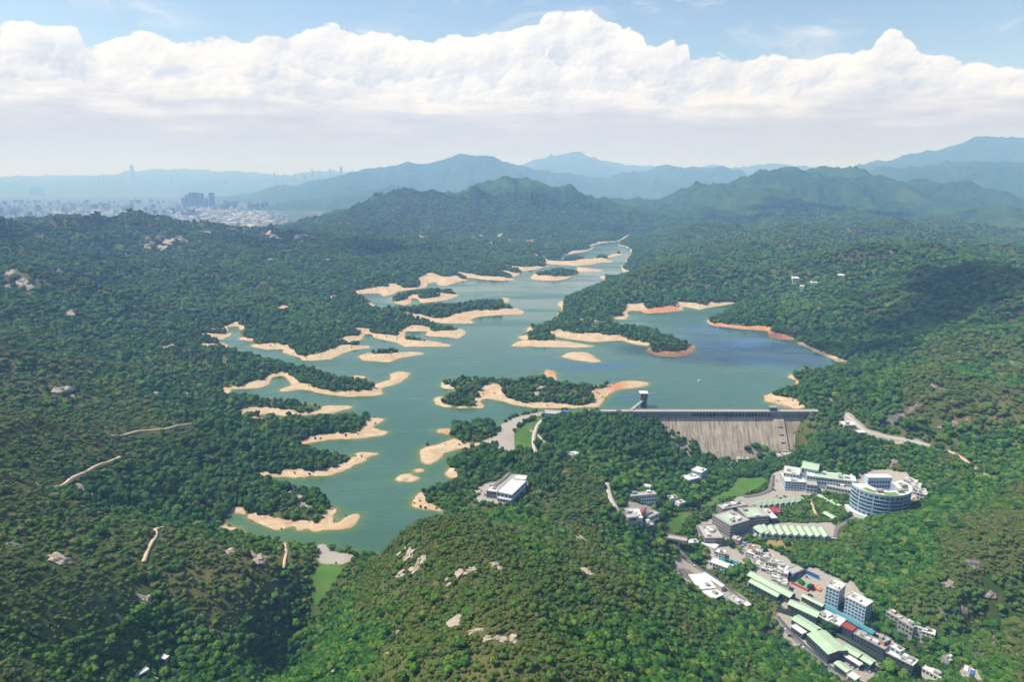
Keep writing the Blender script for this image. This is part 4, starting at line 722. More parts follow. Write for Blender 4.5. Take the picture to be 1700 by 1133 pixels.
# scatter, band by band; only ground the camera's side of the hills can show
bands = [(150, 480, 1.85), (480, 900, 3.2), (900, 1500, 5.4), (1500, 2600, 8.5), (2600, 4400, 12.5), (440, 900, 2.9)]
PX, PY, PSZ, PK, PD, PR = [], [], [], [], [], []
def visible(x, y, z):
    """True where the spot can be seen from the air above the camera's side"""
    n = len(x); ok = np.ones(n, bool); d = np.hypot(x, y); ang = (z - (CAM_H + 6)) / d
    for f in np.linspace(0.12, 0.985, 46):
        g = ground(x * f, y * f); ok &= (g - (CAM_H + 6)) / (d * f) < ang + 0.004 * (1 + 20 / (d * .02 + 1)) * 0.5
    return ok
for bi, (d0, d1, sp) in enumerate(bands):
    nth = R(84); area = 0.5 * nth * (d1 * d1 - d0 * d0); cnt = int(area / (sp * sp) * 1.15)
    a = rng.uniform(-nth / 2, nth / 2, cnt); d = np.sqrt(rng.uniform(d0 * d0, d1 * d1, cnt))
    x = d * np.sin(a); y = d * np.cos(a); z = ground(x, y)
    # image test: below the top of the picture and inside it with a margin
    f = y * CP - (z - CAM_H) * SP; u = CX + FPX * x / f; v = CY - FPX * (y * SP + (z - CAM_H) * CP) / f
    ok = (u > -90) & (u < 1790) & (v < 1230)
    if bi == 5: ok &= (x > 235) & (z < 60)               # the steep slope behind the town is as thick as the rest
    fx = np.clip(((x - LX0) / LS).astype(int), 0, LNX - 1); fy = np.clip(((y - LY0) / LS).astype(int), 0, LNY - 1)
    inl = (x > LX0) & (x < LX0 + LNX * LS) & (y > LY0) & (y < LY0 + LNY * LS)
    stray = m_sand[fy, fx] & ~m_path[fy, fx] & (rng.random(cnt) < 0.035) & (d_green[fy, fx] < 22)
    ok &= ~(inl & m_open[fy, fx] & ~stray); ok &= (z > 1.2) | (y < 900)
    # bald, grassy patches in the scrub
    bald = fbm(x / 75, y / 75, 61, 4); ok &= ~((bald > 0.52) & (rng.random(cnt) < 0.6))
    thin = fbm(x / 45, y / 45, 66, 3) + 0.35 * sstep(20, 80, z) * (y < 900) - 0.2
    ok &= ~((thin > 0) & (d < 1300) & (x < 250) & (rng.random(cnt) < 0.30))
    x, y, z, d = x[ok], y[ok], z[ok], d[ok]; vis = visible(x, y, z); x, y, z, d = x[vis], y[vis], z[vis], d[vis]
    rr2 = np.maximum(45.0, 0.055 * d); cur = z - sum(ground(x + rr2 * math.cos(t), y + rr2 * math.sin(t)) for t in np.arange(8) * 0.7854) / 8
    cur = cur / (0.09 * rr2)                                   # > 0 on ridges and spurs, < 0 in gullies
    sd = lake(sdf, x, y, 500.0); sand_d = lake(d_sand, x, y, 500.0)
    lush = 0.55 * fbm(x / 160, y / 160, 71, 4) - 0.22 * np.clip(cur, -2, 2) + 0.30 * (1 - sstep(0, 120, sand_d)) - 0.25 * sstep(30, 90, z) * (d < 900)
    valley = ((y < 900) & (z < -8))
    kind = np.where(valley | (lush > 0.02) | (d > 1350), 0, 1)
    kind = np.where((sd < 110) & (d > 640) & (rng.random(len(x)) < 0.75), 2, kind)
    swap = (kind == 1) & (rng.random(len(x)) < 0.30); kind = np.where(swap, 0, kind)
    base = np.maximum(sp * 0.62, np.where(kind == 1, 1.1, np.where(kind == 0, 1.8, 2.9)))
    sz = np.where(swap, 0.75, 1.0) * base * np.exp(rng.normal(0, 0.38, len(x))) * np.where(valley, 1.12, 1.0) * np.where(kind == 0, 1.12, 1.0)
    sz = np.minimum(sz, np.where(sd < 40, 5.5, np.where(d < 560, 4.6, 8.0))); low = lake(gkf['clear'], x, y, 0.0) > 0.3; sz = np.where(low, np.minimum(sz, 1.3 + 0.8 * rng.random(len(x))), sz)
    sz = np.where(lake(m_sand.astype(float), x, y, 0.0) > 0.6, 0.9 + 0.9 * rng.random(len(x)), sz); near_b = lake(d_built, x, y, 500.0); sz = np.where(near_b < 14, np.minimum(sz, 3.4), sz)
    PX.append(x); PY.append(y); PSZ.append(sz * np.where(cur > 0.6, 0.9, 1.0)); PK.append(kind); PD.append(d); PR.append(np.where(kind == 2, 0.0, sstep(0.0, 1.5, cur + 0.7 * fbm(x / 90, y / 90, 77, 3)) * 0.55))
for px, py, rad in TOWN_TREES:
    p = pick(px, py); PX.append([p.x]); PY.append([p.y]); PSZ.append([rad]); PK.append([3]); PD.append([p.xy.length]); PR.append([0.0])
for px, py, n, rx, ry, rad in GROVES:
    for i in range(n):
        p = pick(px + rx * random.uniform(-1, 1), py + ry * random.uniform(-1, 1)); PX.append([p.x]); PY.append([p.y]); PSZ.append([rad * random.uniform(.8, 1.15)]); PK.append([2]); PD.append([p.xy.length]); PR.append([0.0])
PX = np.concatenate(PX); PY = np.concatenate(PY); PSZ = np.concatenate(PSZ); PK = np.concatenate(PK); PD = np.concatenate(PD); PR = np.concatenate(PR); PZ = ground(PX, PY)
print('plants', len(PX))
f = PY * CP - (PZ - CAM_H) * SP; U = CX + FPX * PX / f; V = CY - FPX * (PY * SP + (PZ - CAM_H) * CP) / f
inside = (U > 10) & (U < 1690) & (V < 1125) & (V > 0)
score = np.where(inside, PSZ / PD, 0) + np.where(PK == 3, 9, 0)
order = np.argsort(-score); single = order[:300]; rest = np.ones(len(PX), bool); rest[single] = False
pk_proto = {0: [0, 1, 2, 3], 1: [4, 5, 6], 2: [7, 8, 9], 3: [0, 1, 2, 3]}
choice = np.array([pk_proto[int(k)][int(q) % len(pk_proto[int(k)])] for k, q in zip(PK, rng.integers(0, 1000, len(PK)))])
# ... the 300 that show largest stand on their own
TREE_TXT = {1: ('bush', 'low olive green bush in the scrub of the near hillside', 'bush', 'bushes on the near hillside'),
            0: ('tree', 'green broad-crowned tree in the thicket of the near hillside', 'tree', 'trees on the near hillside'),
            2: ('tree', 'dark dense-crowned tree by the lake shore', 'tree', 'trees by the lake shore')}
for i in single:
    k = int(PK[i])
    if k == 3:
        j = int(i - (len(PX) - sum(g[2] for g in GROVES) - len(TOWN_TREES)))
        nm, lb, ct, gp = 'tree', TOWN_LABELS[j] if j < len(TOWN_LABELS) else 'rounded green tree between the buildings of the valley town', 'tree', 'trees between the town buildings'
    elif k == 0 and PZ[i] < -8: nm, lb, ct, gp = 'tree', 'green broad-crowned tree in the valley beside the town', 'tree', 'trees along the valley floor'
    else: nm, lb, ct, gp = TREE_TXT[k]
    e = bpy.data.objects.new(nm, None); COL.objects.link(e); e.empty_display_size = 1.0
    e.location = (PX[i], PY[i], PZ[i]); e.scale = (PSZ[i],) * 2 + (PSZ[i] * random.uniform(.85, 1.15),); e.rotation_euler = (0, 0, random.uniform(0, 6.28))
    tag(e, lb, ct, gp)
    _, cm, tm = protos[choice[i]]
    for nm2, me2 in (('crown', cm), ('trunk', tm)):
        c = bpy.data.objects.new(nm2, me2); COL.objects.link(c); c.parent = e
# ... the others as one forest
def forest(name, sel, label):
    me = bpy.data.meshes.new(name); n = int(sel.sum())
    me.vertices.add(n); me.vertices.foreach_set('co', np.stack([PX[sel], PY[sel], PZ[sel] - 0.1], -1).astype(np.float32).ravel())
    put_float(me, 'size', PSZ[sel]); put_float(me, 'turn', rng.uniform(0, 6.28, n)); put_float(me, 'tall', rng.uniform(.75, 1.25, n)); put_float(me, 'dry', PR[sel])
    a = me.attributes.new('which', 'INT', 'POINT'); a.data.foreach_set('value', choice[sel].astype(np.int32))
    o = bpy.data.objects.new(name, me); COL.objects.link(o)
    ng = bpy.data.node_groups.new(name, 'GeometryNodeTree'); ng.interface.new_socket('Geometry', in_out='INPUT', socket_type='NodeSocketGeometry'); ng.interface.new_socket('Geometry', in_out='OUTPUT', socket_type='NodeSocketGeometry')
    gi = ng.nodes.new('NodeGroupInput'); go = ng.nodes.new('NodeGroupOutput'); L = ng.links.new
    def named(nm, dt): 
        q = ng.nodes.new('GeometryNodeInputNamedAttribute'); q.data_type = dt; q.inputs[0].default_value = nm; return q.outputs[0]
    join = ng.nodes.new('GeometryNodeJoinGeometry')
    sc = ng.nodes.new('ShaderNodeCombineXYZ'); L(named('size', 'FLOAT'), sc.inputs[0]); L(named('size', 'FLOAT'), sc.inputs[1])
    mu = ng.nodes.new('ShaderNodeMath'); mu.operation = 'MULTIPLY'; L(named('size', 'FLOAT'), mu.inputs[0]); L(named('tall', 'FLOAT'), mu.inputs[1]); L(mu.outputs[0], sc.inputs[2])
    rt = ng.nodes.new('ShaderNodeCombineXYZ'); L(named('turn', 'FLOAT'), rt.inputs[2])
    for q, (k, cm, tm) in enumerate(protos):
        src = bpy.data.objects.new('crown_source', cm)          # instanced shape, not placed in the scene itself
        oi = ng.nodes.new('GeometryNodeObjectInfo'); oi.inputs[0].default_value = src; oi.inputs['As Instance'].default_value = True
        cmp = ng.nodes.new('FunctionNodeCompare'); cmp.data_type = 'INT'; cmp.operation = 'EQUAL'; L(named('which', 'INT'), cmp.inputs[2]); cmp.inputs[3].default_value = q
        ip = ng.nodes.new('GeometryNodeInstanceOnPoints'); L(gi.outputs[0], ip.inputs['Points']); L(cmp.outputs[0], ip.inputs['Selection']); L(oi.outputs['Geometry'], ip.inputs['Instance'])
        L(rt.outputs[0], ip.inputs['Rotation']); L(sc.outputs[0], ip.inputs['Scale']); L(ip.outputs[0], join.inputs[0])
    L(join.outputs[0], go.inputs[0])
    md = o.modifiers.new('forest', 'NODES'); md.node_group = ng
    tag(o, label, 'forest', kind='stuff')
    return o
forest('forest', rest, 'unbroken cover of trees and scrub over the hills')

# ------------------------------------------------------------------ small building kit
M = {}
def mm(key, c, **kw):
    if key not in M: M[key] = flat_mat(key, c, **kw)
    return M[key]
MW = {'white': mm('white_render', (0.66, 0.66, 0.65)), 'cream': mm('cream_render', (0.55, 0.50, 0.43)), 'grey': mm('grey_concrete', (0.30, 0.30, 0.30)), 'blue': mm('pale_blue_render', (0.36, 0.50, 0.66)),
      'dark': mm('dark_cladding', (0.06, 0.085, 0.11)), 'brown': mm('brown_render', (0.22, 0.15, 0.12)), 'bluewhite': mm('blue_white_render', (0.50, 0.60, 0.70)), 'teal': mm('teal_sheet', (0.03, 0.22, 0.28)), 'salmon': mm('salmon_render', (0.55, 0.28, 0.22)),
      'green': mm('pale_green_sheet', (0.38, 0.52, 0.36), rough=0.55, scale=0.15), 'red': mm('red_sheet', (0.30, 0.06, 0.05)), 'roofgrey': mm('weathered_grey_roof', (0.40, 0.38, 0.36), var=0.2), 'roofwhite': mm('white_roof', (0.68, 0.67, 0.65), var=0.15), 'orange': mm('orange_sheet', (0.55, 0.16, 0.05)), 'roofblue': mm('blue_sheet', (0.05, 0.14, 0.38)), 'metal': mm('silver_roof_sheet', (0.56, 0.58, 0.60), rough=0.45)}
mat_glass = mm('window_glass', (0.035, 0.05, 0.065), rough=0.15, spec=0.6, var=0.3, scale=0.5)
mat_steel = mm('grey_steel', (0.28, 0.29, 0.30), rough=0.5)
def add_box(bm, x0, x1, y0, y1, z0, z1):
    v = [bm.verts.new((x, y, z)) for z in (z0, z1) for y in (y0, y1) for x in (x0, x1)]
    for f in ((0, 2, 3, 1), (4, 5, 7, 6), (0, 1, 5, 4), (2, 6, 7, 3), (0, 4, 6, 2), (1, 3, 7, 5)): bm.faces.new([v[i] for i in f])
def add_prism(bm, pts, z0, z1):
    A = [bm.verts.new((x, y, z0)) for x, y in pts]; B = [bm.verts.new((x, y, z1)) for x, y in pts]; n = len(pts)
    for i in range(n): bm.faces.new((A[i], A[(i + 1) % n], B[(i + 1) % n], B[i]))
    bm.faces.new(B); bm.faces.new(A[::-1])
def add_bar(bm, a, b, r, n=5):
    a = Vector(a); b = Vector(b); d = (b - a).normalized(); t = d.orthogonal().normalized(); u = d.cross(t)
    A = [bm.verts.new(a + (t * math.cos(6.2832 * i / n) + u * math.sin(6.2832 * i / n)) * r) for i in range(n)]
    B = [bm.verts.new(b + (t * math.cos(6.2832 * i / n) + u * math.sin(6.2832 * i / n)) * r) for i in range(n)]
    for i in range(n): bm.faces.new((A[i], A[(i + 1) % n], B[(i + 1) % n], B[i]))
    bm.faces.new(B); bm.faces.new(A[::-1])
def empty(name, loc, rz, label, cat, group=None):
    e = bpy.data.objects.new(name, None); COL.objects.link(e); e.location = loc; e.rotation_euler = (0, 0, rz); tag(e, label, cat, group); return e
def part(name, bm, mat, parent, smooth=False):
    bmesh.ops.recalc_face_normals(bm, faces=bm.faces[:]); o = bm_obj(name, bm, mat, parent)
    if smooth: o.data.polygons.foreach_set('use_smooth', [True] * len(o.data.polygons))
    return o
def survey(p0, p1, p2, h):
    """footprint from three roof corners: centre, angle, length, depth, ground level"""
    zg = pick((p0[0] + p2[0]) / 2, (p0[1] + p2[1]) / 2 + 4).z
    for _ in range(5):
        A, B, C3 = (np.array(on_level(p[0], p[1], zg + h), float) for p in (p0, p1, p2)); c = (A + C3) / 2; zg = 0.5 * zg + 0.5 * float(ground(c[0], c[1]))
    d = B - A; Ln = float(np.hypot(*d)); u = d / Ln; nrm = np.array((-u[1], u[0])); dep = float((C3 - B) @ nrm)
    c = A + d / 2 + nrm * dep / 2
    return c, math.atan2(u[1], u[0]), Ln, abs(dep), float(ground(c[0], c[1])), zg
def windows(e, Ln, Dp, h, storeys, win):
    hw, hd = Ln / 2, Dp / 2
    if storeys <= 0: return
    fh = h / storeys
    for side in range(4):
        run = Ln if side % 2 == 0 else Dp
        n = int((run - 1.0) / win)
        if n < 1: continue
        few = n * storeys <= 4; n = 1 if few else n
        bm = bmesh.new()
        for s in range(1 if few else storeys):
            z0 = s * fh + fh * 0.32; z1 = s * fh + fh * 0.80
            for k in range(n):
                c = -run / 2 + (k + 0.5) * run / n; w = run / n * 0.33
                if side == 0: add_box(bm, c - w, c + w, -hd - 0.06, -hd + 0.02, z0, z1)
                elif side == 2: add_box(bm, c - w, c + w, hd - 0.02, hd + 0.06, z0, z1)
                elif side == 1: add_box(bm, hw - 0.02, hw + 0.06, c - w, c + w, z0, z1)
                else: add_box(bm, -hw - 0.06, -hw + 0.02, c - w, c + w, z0, z1)
        part('window', bm, mat_glass, e)
def flat_house(name, label, cat, p0, p1, p2, h, wall='white', roof='roofgrey', storeys=2, win=2.6, group=None, clutter=2, deck=None):
    c, a, Ln, Dp, zg, _ = survey(p0, p1, p2, h)
    return flat_at(name, label, cat, c, a, Ln, Dp, zg, h, wall, roof, storeys, win, group, clutter, deck)
def flat_at(name, label, cat, c, a, Ln, Dp, zg, h, wall='white', roof='roofgrey', storeys=2, win=2.6, group=None, clutter=2, deck=None):
    e = empty(name, (c[0], c[1], zg), a, label, cat, group); hw, hd = Ln / 2, Dp / 2
    bm = bmesh.new(); add_box(bm, -hw, hw, -hd, hd, -5, h); part('wall', bm, MW[wall], e)
    bm = bmesh.new(); o = 0.25; t = 0.3; ph = min(0.9, h * 0.12)
    add_box(bm, -hw - o, hw + o, -hd - o, hd + o, h + 0.003, h + 0.25)
    for x0, x1, y0, y1 in ((-hw - o, hw + o, -hd - o, -hd - o + t), (-hw - o, hw + o, hd + o - t, hd + o), (-hw - o, -hw - o + t, -hd - o + t, hd + o - t), (hw + o - t, hw + o, -hd - o + t, hd + o - t)):
        add_box(bm, x0, x1, y0, y1, h + 0.253, h + 0.25 + ph)
    r = part('roof', bm, MW[roof], e)
    if deck:
        bm = bmesh.new(); add_box(bm, -hw * 0.7, hw * 0.6, -hd * 0.65, hd * 0.6, h + 0.26, h + 0.34); part('roof_deck', bm, MW[deck], r)
    rr_ = random.Random(int(abs(c[0] * 13 + c[1] * 7)))
    for i in range(clutter):
        w = min(2.2, hw * 0.3); d = min(1.8, hd * 0.35); x = rr_.uniform(-hw + w, hw - w) * 0.8; y = rr_.uniform(-hd + d, hd - d) * 0.8
        bm = bmesh.new(); add_box(bm, x - w, x + w, y - d, y + d, h + 0.35 + 0.004 * i, h + rr_.uniform(1.6, 2.8)); part('stair_house' if i == 0 else 'water_tank', bm, MW['roofwhite' if i % 2 else 'grey'], r)
    windows(e, Ln, Dp, h, storeys, win)
    return e
def gable_house(name, label, cat, p0, p1, p2, h, wall='white', roof='green', rise=None, across=False, group=None, win=3.0):
    c, a, Ln, Dp, zg, _ = survey(p0, p1, p2, h)
    if across: a += math.pi / 2; Ln, Dp = Dp, Ln
    e = empty(name, (c[0], c[1], zg), a, label, cat, group); hw, hd = Ln / 2, Dp / 2; rise = rise or min(hd * 0.45, 2.6)
    bm = bmesh.new()
    A = [(-hw, -hd, -5), (-hw, hd, -5), (-hw, hd, h), (-hw, 0, h + rise), (-hw, -hd, h)]
    va = [bm.verts.new(q) for q in A]; vb = [bm.verts.new((-q[0], q[1], q[2])) for q in A]
    bm.faces.new(va); bm.faces.new(vb[::-1])
    for i in range(5): bm.faces.new((va[i], vb[i], vb[(i + 1) % 5], va[(i + 1) % 5]))
    part('wall', bm, MW[wall], e)
    bm = bmesh.new(); o = 0.5
    for s in (-1, 1):
        q = [(-hw - o, 0, h + rise + 0.14), (hw + o, 0, h + rise + 0.14), (hw + o, s * (hd + o), h - o * rise / hd + 0.14), (-hw - o, s * (hd + o), h - o * rise / hd + 0.14)]
        A = [bm.verts.new(p) for p in q]; B = [bm.verts.new((p[0], p[1], p[2] + 0.22)) for p in q]
        for i in range(4): bm.faces.new((A[i], A[(i + 1) % 4], B[(i + 1) % 4], B[i]))
        bm.faces.new(B); bm.faces.new(A[::-1])
    rf = part('roof', bm, MW[roof], e)
    bm = bmesh.new(); add_box(bm, -hw - 0.4, hw + 0.4, -0.25, 0.25, h + rise + 0.30, h + rise + 0.46); part('ridge_cap', bm, MW['roofgrey'], rf)
    windows(e, Ln, Dp, h, 1, win)
    bm = bmesh.new(); add_box(bm, hw - 0.02, hw + 0.08, -0.8, 0.8, 0, 2.2); part('door', bm, MW['dark'], e)
    return e

# ------------------------------------------------------------------ roads, trails, canal
RIBMAT = {'sand': mm('trodden_sand', (0.52, 0.40, 0.27), scale=0.3), 'concrete': mm('pale_road_concrete', (0.42, 0.39, 0.35)), 'asphalt': mm('grey_asphalt', (0.16, 0.155, 0.15)), 'canal': mm('canal_water', (0.025, 0.045, 0.03), rough=0.1, spec=0.5)}
for name, kind, width, q in RIB:
    t = np.gradient(q, axis=0); t /= np.linalg.norm(t, axis=1)[:, None] + 1e-9; nrm = np.stack([-t[:, 1], t[:, 0]], 1)
    jit = 1 + (0.35 * fbm(q[:, 0] / 9, q[:, 1] / 9, 5, 2) if kind == 'sand' else 0 * q[:, 0])
    L_ = q + nrm * (width / 2 * jit)[:, None]; R_ = q - nrm * (width / 2 * jit)[:, None]; n_ = len(q)
    zl = ground(L_[:, 0], L_[:, 1]); zr = ground(R_[:, 0], R_[:, 1]); zm = np.maximum(zl, zr) + 0.35
    vs = np.concatenate([np.c_[L_, zm], np.c_[R_, zm], np.c_[L_, zl - 0.6], np.c_[R_, zr - 0.6]])
    i = np.arange(n_ - 1); fs = np.concatenate([np.stack([i, i + n_, i + n_ + 1, i + 1], 1), np.stack([i, i + 1, i + 1 + 2 * n_, i + 2 * n_], 1), np.stack([i + n_, i + 3 * n_, i + 3 * n_ + 1, i + n_ + 1], 1)])
    o = mesh_obj(name, vs, fs, RIBMAT[kind]); tag(o, {'trail': 'bare sandy trail over the scrub hill', 'road': 'narrow paved road', 'canal': 'dark canal water beside the long sheds'}[name], name, kind='structure')

# ------------------------------------------------------------------ main dam
def stained(name, a, b_, dark, sx=0.5, sz=0.03):
    m, nt, b = mat_new(name, 0.9, 0.15); L = nt.links.new
    co = nt.nodes.new('ShaderNodeTexCoord'); mp = nn(nt, 'ShaderNodeMapping'); mp.inputs['Scale'].default_value = (sx, sz, sz); L(co.outputs['Object'], mp.inputs[0])
    k = noise_(nt, mp.outputs[0], 1.0, 6, 0.65); k2 = noise_(nt, co.outputs['Object'], 0.05, 4)
    c = mix_(nt, remap(nt, k, 0.36, 0.64), a, b_); c = mix_(nt, remap(nt, noise_(nt, mp.outputs[0], 2.3, 5, 0.7), 0.52, 0.68, 0, 0.85), c, dark); c = mix_(nt, remap(nt, k2, 0.4, 0.7, 0, 0.3), c, dark)
    L(c, b.inputs['Base Color']); return m
def build_dam():
    x0, y0 = on_level(985, 684, 9.0); x1, y1 = on_level(1353, 684, 9.0)
    y = (float(y0) + float(y1)) / 2; xl, xr = float(x0) - 8, float(x1) + 8; cx = (xl + xr) / 2; Ln = xr - xl
    e = empty('dam', (cx, y, 0), 0, 'long concrete gravity dam with streaked sloping face holding back the lake', 'dam')
    def X(px): return float(on_level(px, 684, 9.0)[0]) - cx
    s0, s1 = X(1148), X(1283); hl = Ln / 2
    conc = stained('streaked_dam_concrete', (0.30, 0.245, 0.185), (0.52, 0.44, 0.34), (0.10, 0.08, 0.065), 0.33)
    wall_m = stained('dam_parapet_concrete', (0.22, 0.21, 0.205), (0.33, 0.31, 0.29), (0.10, 0.095, 0.10), 0.7, 0.05)
    def prof(bm, xa, xb, P_):
        A = [bm.verts.new((xa, p[0], p[1])) for p in P_]; B = [bm.verts.new((xb, p[0], p[1])) for p in P_]; n = len(P_)
        bm.faces.new(A); bm.faces.new(B[::-1])
        for i in range(n): bm.faces.new((A[i], B[i], B[(i + 1) % n], A[(i + 1) % n]))
    body = [(10, -52), (10, 1.0), (1.5, 1.0), (-1.0, -2.0), (-40, -52)]
    bm = bmesh.new(); prof(bm, -hl, hl, body); part('dam_face', bm, conc, e)
    bm = bmesh.new(); add_box(bm, -hl, s0, 0.3, 9.8, 1.004, 7.6); part('abutment_wall', bm, wall_m, e)
    bm = bmesh.new(); add_box(bm, s1, hl, 0.3, 9.8, 1.004, 7.6); part('abutment_wall', bm, wall_m, e)
    n = 25
    for i in range(n):
        x = s0 + (i + 0.5) * (s1 - s0) / n; bm = bmesh.new()
        P_ = [(9.6, 1.004), (9.6, 7.6), (-0.4, 7.6), (-0.4, 5.5), (0.8, 1.004)]
        prof(bm, x - 0.75, x + 0.75, P_); part('pier', bm, wall_m, e)
    bm = bmesh.new(); add_box(bm, s0, s1, 5.0, 5.5, 1.004, 6.2); part('sluice_gate', bm, mm('dark_gate_steel', (0.05, 0.06, 0.08)), e)
    dk = bmesh.new(); add_box(dk, -hl, hl, -0.9, 10.2, 7.604, 8.6); d = part('crest_road', dk, mm('crest_road_concrete', (0.36, 0.34, 0.31)), e)
    for yy in (-0.9, 9.8):
        bm = bmesh.new(); add_box(bm, -hl, hl, yy, yy + 0.4, 8.604, 9.7); part('parapet', bm, mm('pale_parapet', (0.42, 0.39, 0.35)), d)
    bm = bmesh.new()
    for k in range(18):
        x = X(1020) + k * (X(1140) - X(1020)) / 17; add_box(bm, x - 0.5, x + 0.5, -0.55, 0.29, 1.1, 7.5)
    for k in range(8):
        x = X(1290) + k * (X(1345) - X(1290)) / 7; add_box(bm, x - 0.5, x + 0.5, -0.55, 0.29, 1.1, 7.5)
    part('buttress', bm, wall_m, e)
    # outlet works on the right of the face
    xa, xb = X(1284), X(1301)
    bm = bmesh.new(); prof(bm, xa, xb, [(1.0, 0.9), (-4.0, -2.4), (-30, -36), (-28, -38.4), (2, -3)]); o = part('valve_chute', bm, conc, e)
    bm = bmesh.new()
    for k in range(3):
        z = -9 - k * 8.5; yy = -1.0 - (-2.0 - z) * 0.78 - 3.3; add_box(bm, xa + 4, xb - 4, yy - 0.4, yy + 1.2, z, z + 0.8)
    part('catwalk', bm, mat_steel, o)
    bm = bmesh.new(); add_box(bm, X(1280), X(1291), 3, 9, 8.61, 13.5); v = part('gate_house', bm, MW['dark'], e)
    bm = bmesh.new(); add_box(bm, X(1280) - .4, X(1291) + .4, 2.6, 9.4, 13.504, 14.0); part('roof', bm, MW['grey'], v)
    # stilling basin at the toe
    bm = bmesh.new(); add_box(bm, X(1211), X(1229), -47, -40, -58, -39); part('stilling_basin', bm, mm('bleached_concrete', (0.40, 0.36, 0.31)), e)
    # intake tower in the lake
    tx = float(on_level(1068, 664, 10.0)[0]); ty = float(on_level(1068, 664, 10.0)[1])
    t = empty('intake_tower', (tx, ty, -7), 0, 'dark square intake tower standing in the lake by the dam, reached by a sloping footbridge', 'tower')
    bm = bmesh.new(); add_box(bm, -4.2, 4.2, -4.2, 4.2, 0, 21); part('shaft', bm, mm('dark_tower_concrete', (0.10, 0.095, 0.11)), t)
    bm = bmesh.new(); add_box(bm, -5.0, 5.0, -5.0, 5.0, 21.004, 27.0); hs = part('winch_house', bm, mm('brown_tower_render', (0.20, 0.155, 0.14)), t)
    bm = bmesh.new(); add_box(bm, -5.8, 5.8, -5.8, 5.8, 27.004, 28.2); part('roof', bm, MW['roofwhite'], t)
    for sx in (-2.2, 2.2):
        bm = bmesh.new(); add_box(bm, sx - 1.1, sx + 1.1, -5.08, -4.98, 22.5, 25.2); part('window', bm, mat_glass, hs)
    ax, ay = on_level(1049, 680, 9.5)
    dx, dy = float(ax) - tx, float(ay) - ty; ln = math.hypot(dx, dy); f = empty('footbridge', (tx, ty, 8.9), math.atan2(dy, dx), 'white footbridge running from the dam crest to the intake tower', 'footbridge')
    bm = bmesh.new(); add_box(bm, 4.3, ln + 2, -1.8, 1.8, 0, 0.7); part('deck', bm, mm('pale_bridge_deck', (0.55, 0.52, 0.48)), f)
    for s in (-1, 1):
        bm = bmesh.new(); add_box(bm, 4.3, ln + 2, s * 1.8 - 0.1, s * 1.8 + 0.1, 0.704, 1.8); part('railing', bm, mm('pale_bridge_deck', (0.55, 0.52, 0.48)), f)
    bm = bmesh.new(); add_box(bm, ln * 0.5, ln * 0.5 + 1.4, -1.2, 1.2, -14, -0.004); part('pier', bm, MW['grey'], f)
build_dam()
# boat on the lake
bx, by = on_level(1161, 633, 0.0)
b_ = empty('boat', (float(bx), float(by), 0), 0.5, 'small white boat alone on the open lake behind the dam', 'boat')
bm = bmesh.new(); add_prism(bm, [(-3, -1.2), (1.6, -1.2), (3.6, 0), (1.6, 1.2), (-3, 1.2)], -0.3, 1.0); part('hull', bm, MW['white'], b_)
bm = bmesh.new(); add_box(bm, -1.8, 0.8, -0.9, 0.9, 1.004, 2.5); c_ = part('cabin', bm, MW['white'], b_)
bm = bmesh.new(); add_box(bm, 0.78, 0.86, -0.7, 0.7, 1.6, 2.3); part('window', bm, mat_glass, c_)
# concrete edge of the small saddle dam
def wall_line(name, label, cat, pts, h, th, mat, group=None, coping=True):
    P_ = [pick(*p) for p in pts]; e = empty(name, P_[0], 0, label, cat, group); bm = bmesh.new(); bc = bmesh.new()
    for a, b2 in zip(P_[:-1], P_[1:]):
        d = (b2 - a); n2 = Vector((-d.y, d.x, 0)).normalized() * th / 2
        for q, z0, z1, k in ((bm, -2, h, 1.0), (bc, h + 0.004, h + 0.25, 1.6)):
            A = [a + n2 * k, a - n2 * k, b2 - n2 * k, b2 + n2 * k]
            lo = [q.verts.new(p - P_[0] + Vector((0, 0, z0))) for p in A]; hi = [q.verts.new(p - P_[0] + Vector((0, 0, z1))) for p in A]
            for i in range(4): q.faces.new((lo[i], lo[(i + 1) % 4], hi[(i + 1) % 4], hi[i]))
            q.faces.new(hi)
    part('panel', bm, mat, e)
    if coping: part('coping', bc, MW['roofgrey'], e)
    else: bc.free()
    return e
# ------------------------------------------------------------------ bare rock
rock_m = {}
def rock_mat(key, a, b2):
    if key not in rock_m:
        m, nt, b = mat_new('granite_' + key, 0.9, 0.15); geo = nt.nodes.new('ShaderNodeNewGeometry').outputs['Position']
        k = noise_(nt, geo, 0.35, 6, 0.7); c = mix_(nt, remap(nt, k, 0.3, 0.7), a, b2); c = mix_(nt, remap(nt, noise_(nt, geo, 0.9, 4, 0.7), 0.60, 0.72), c, (0.07, 0.065, 0.05)); nt.links.new(c, b.inputs['Base Color']); rock_m[key] = m
    return rock_m[key]
def place_words(a, b):
    if b < 440: return 'on the far hill ridge beyond the lake', 'rocks on the far ridge'
    if b < 560 and a > 950 and a < 1100: return 'at the crown of the wooded peninsula in the lake', 'rocks on the wooded peninsula'
    if 600 < b < 660 and 860 < a < 980: return 'among the trees of the large wooded island', 'bare ground on the large island'
    if a > 1200: return 'in the scrub of the hillside behind the valley town', 'rocks on the hillside behind the town'
    if a > 560: return 'in the scrub of the central hill', 'rocks on the central hill'
    if b > 860: return 'in the scrub of the nearest hill beside the small dam', 'rocks on the nearest hill'
    return 'in the scrub between the lake fingers and the outer ridge', 'rocks in the middle scrub'
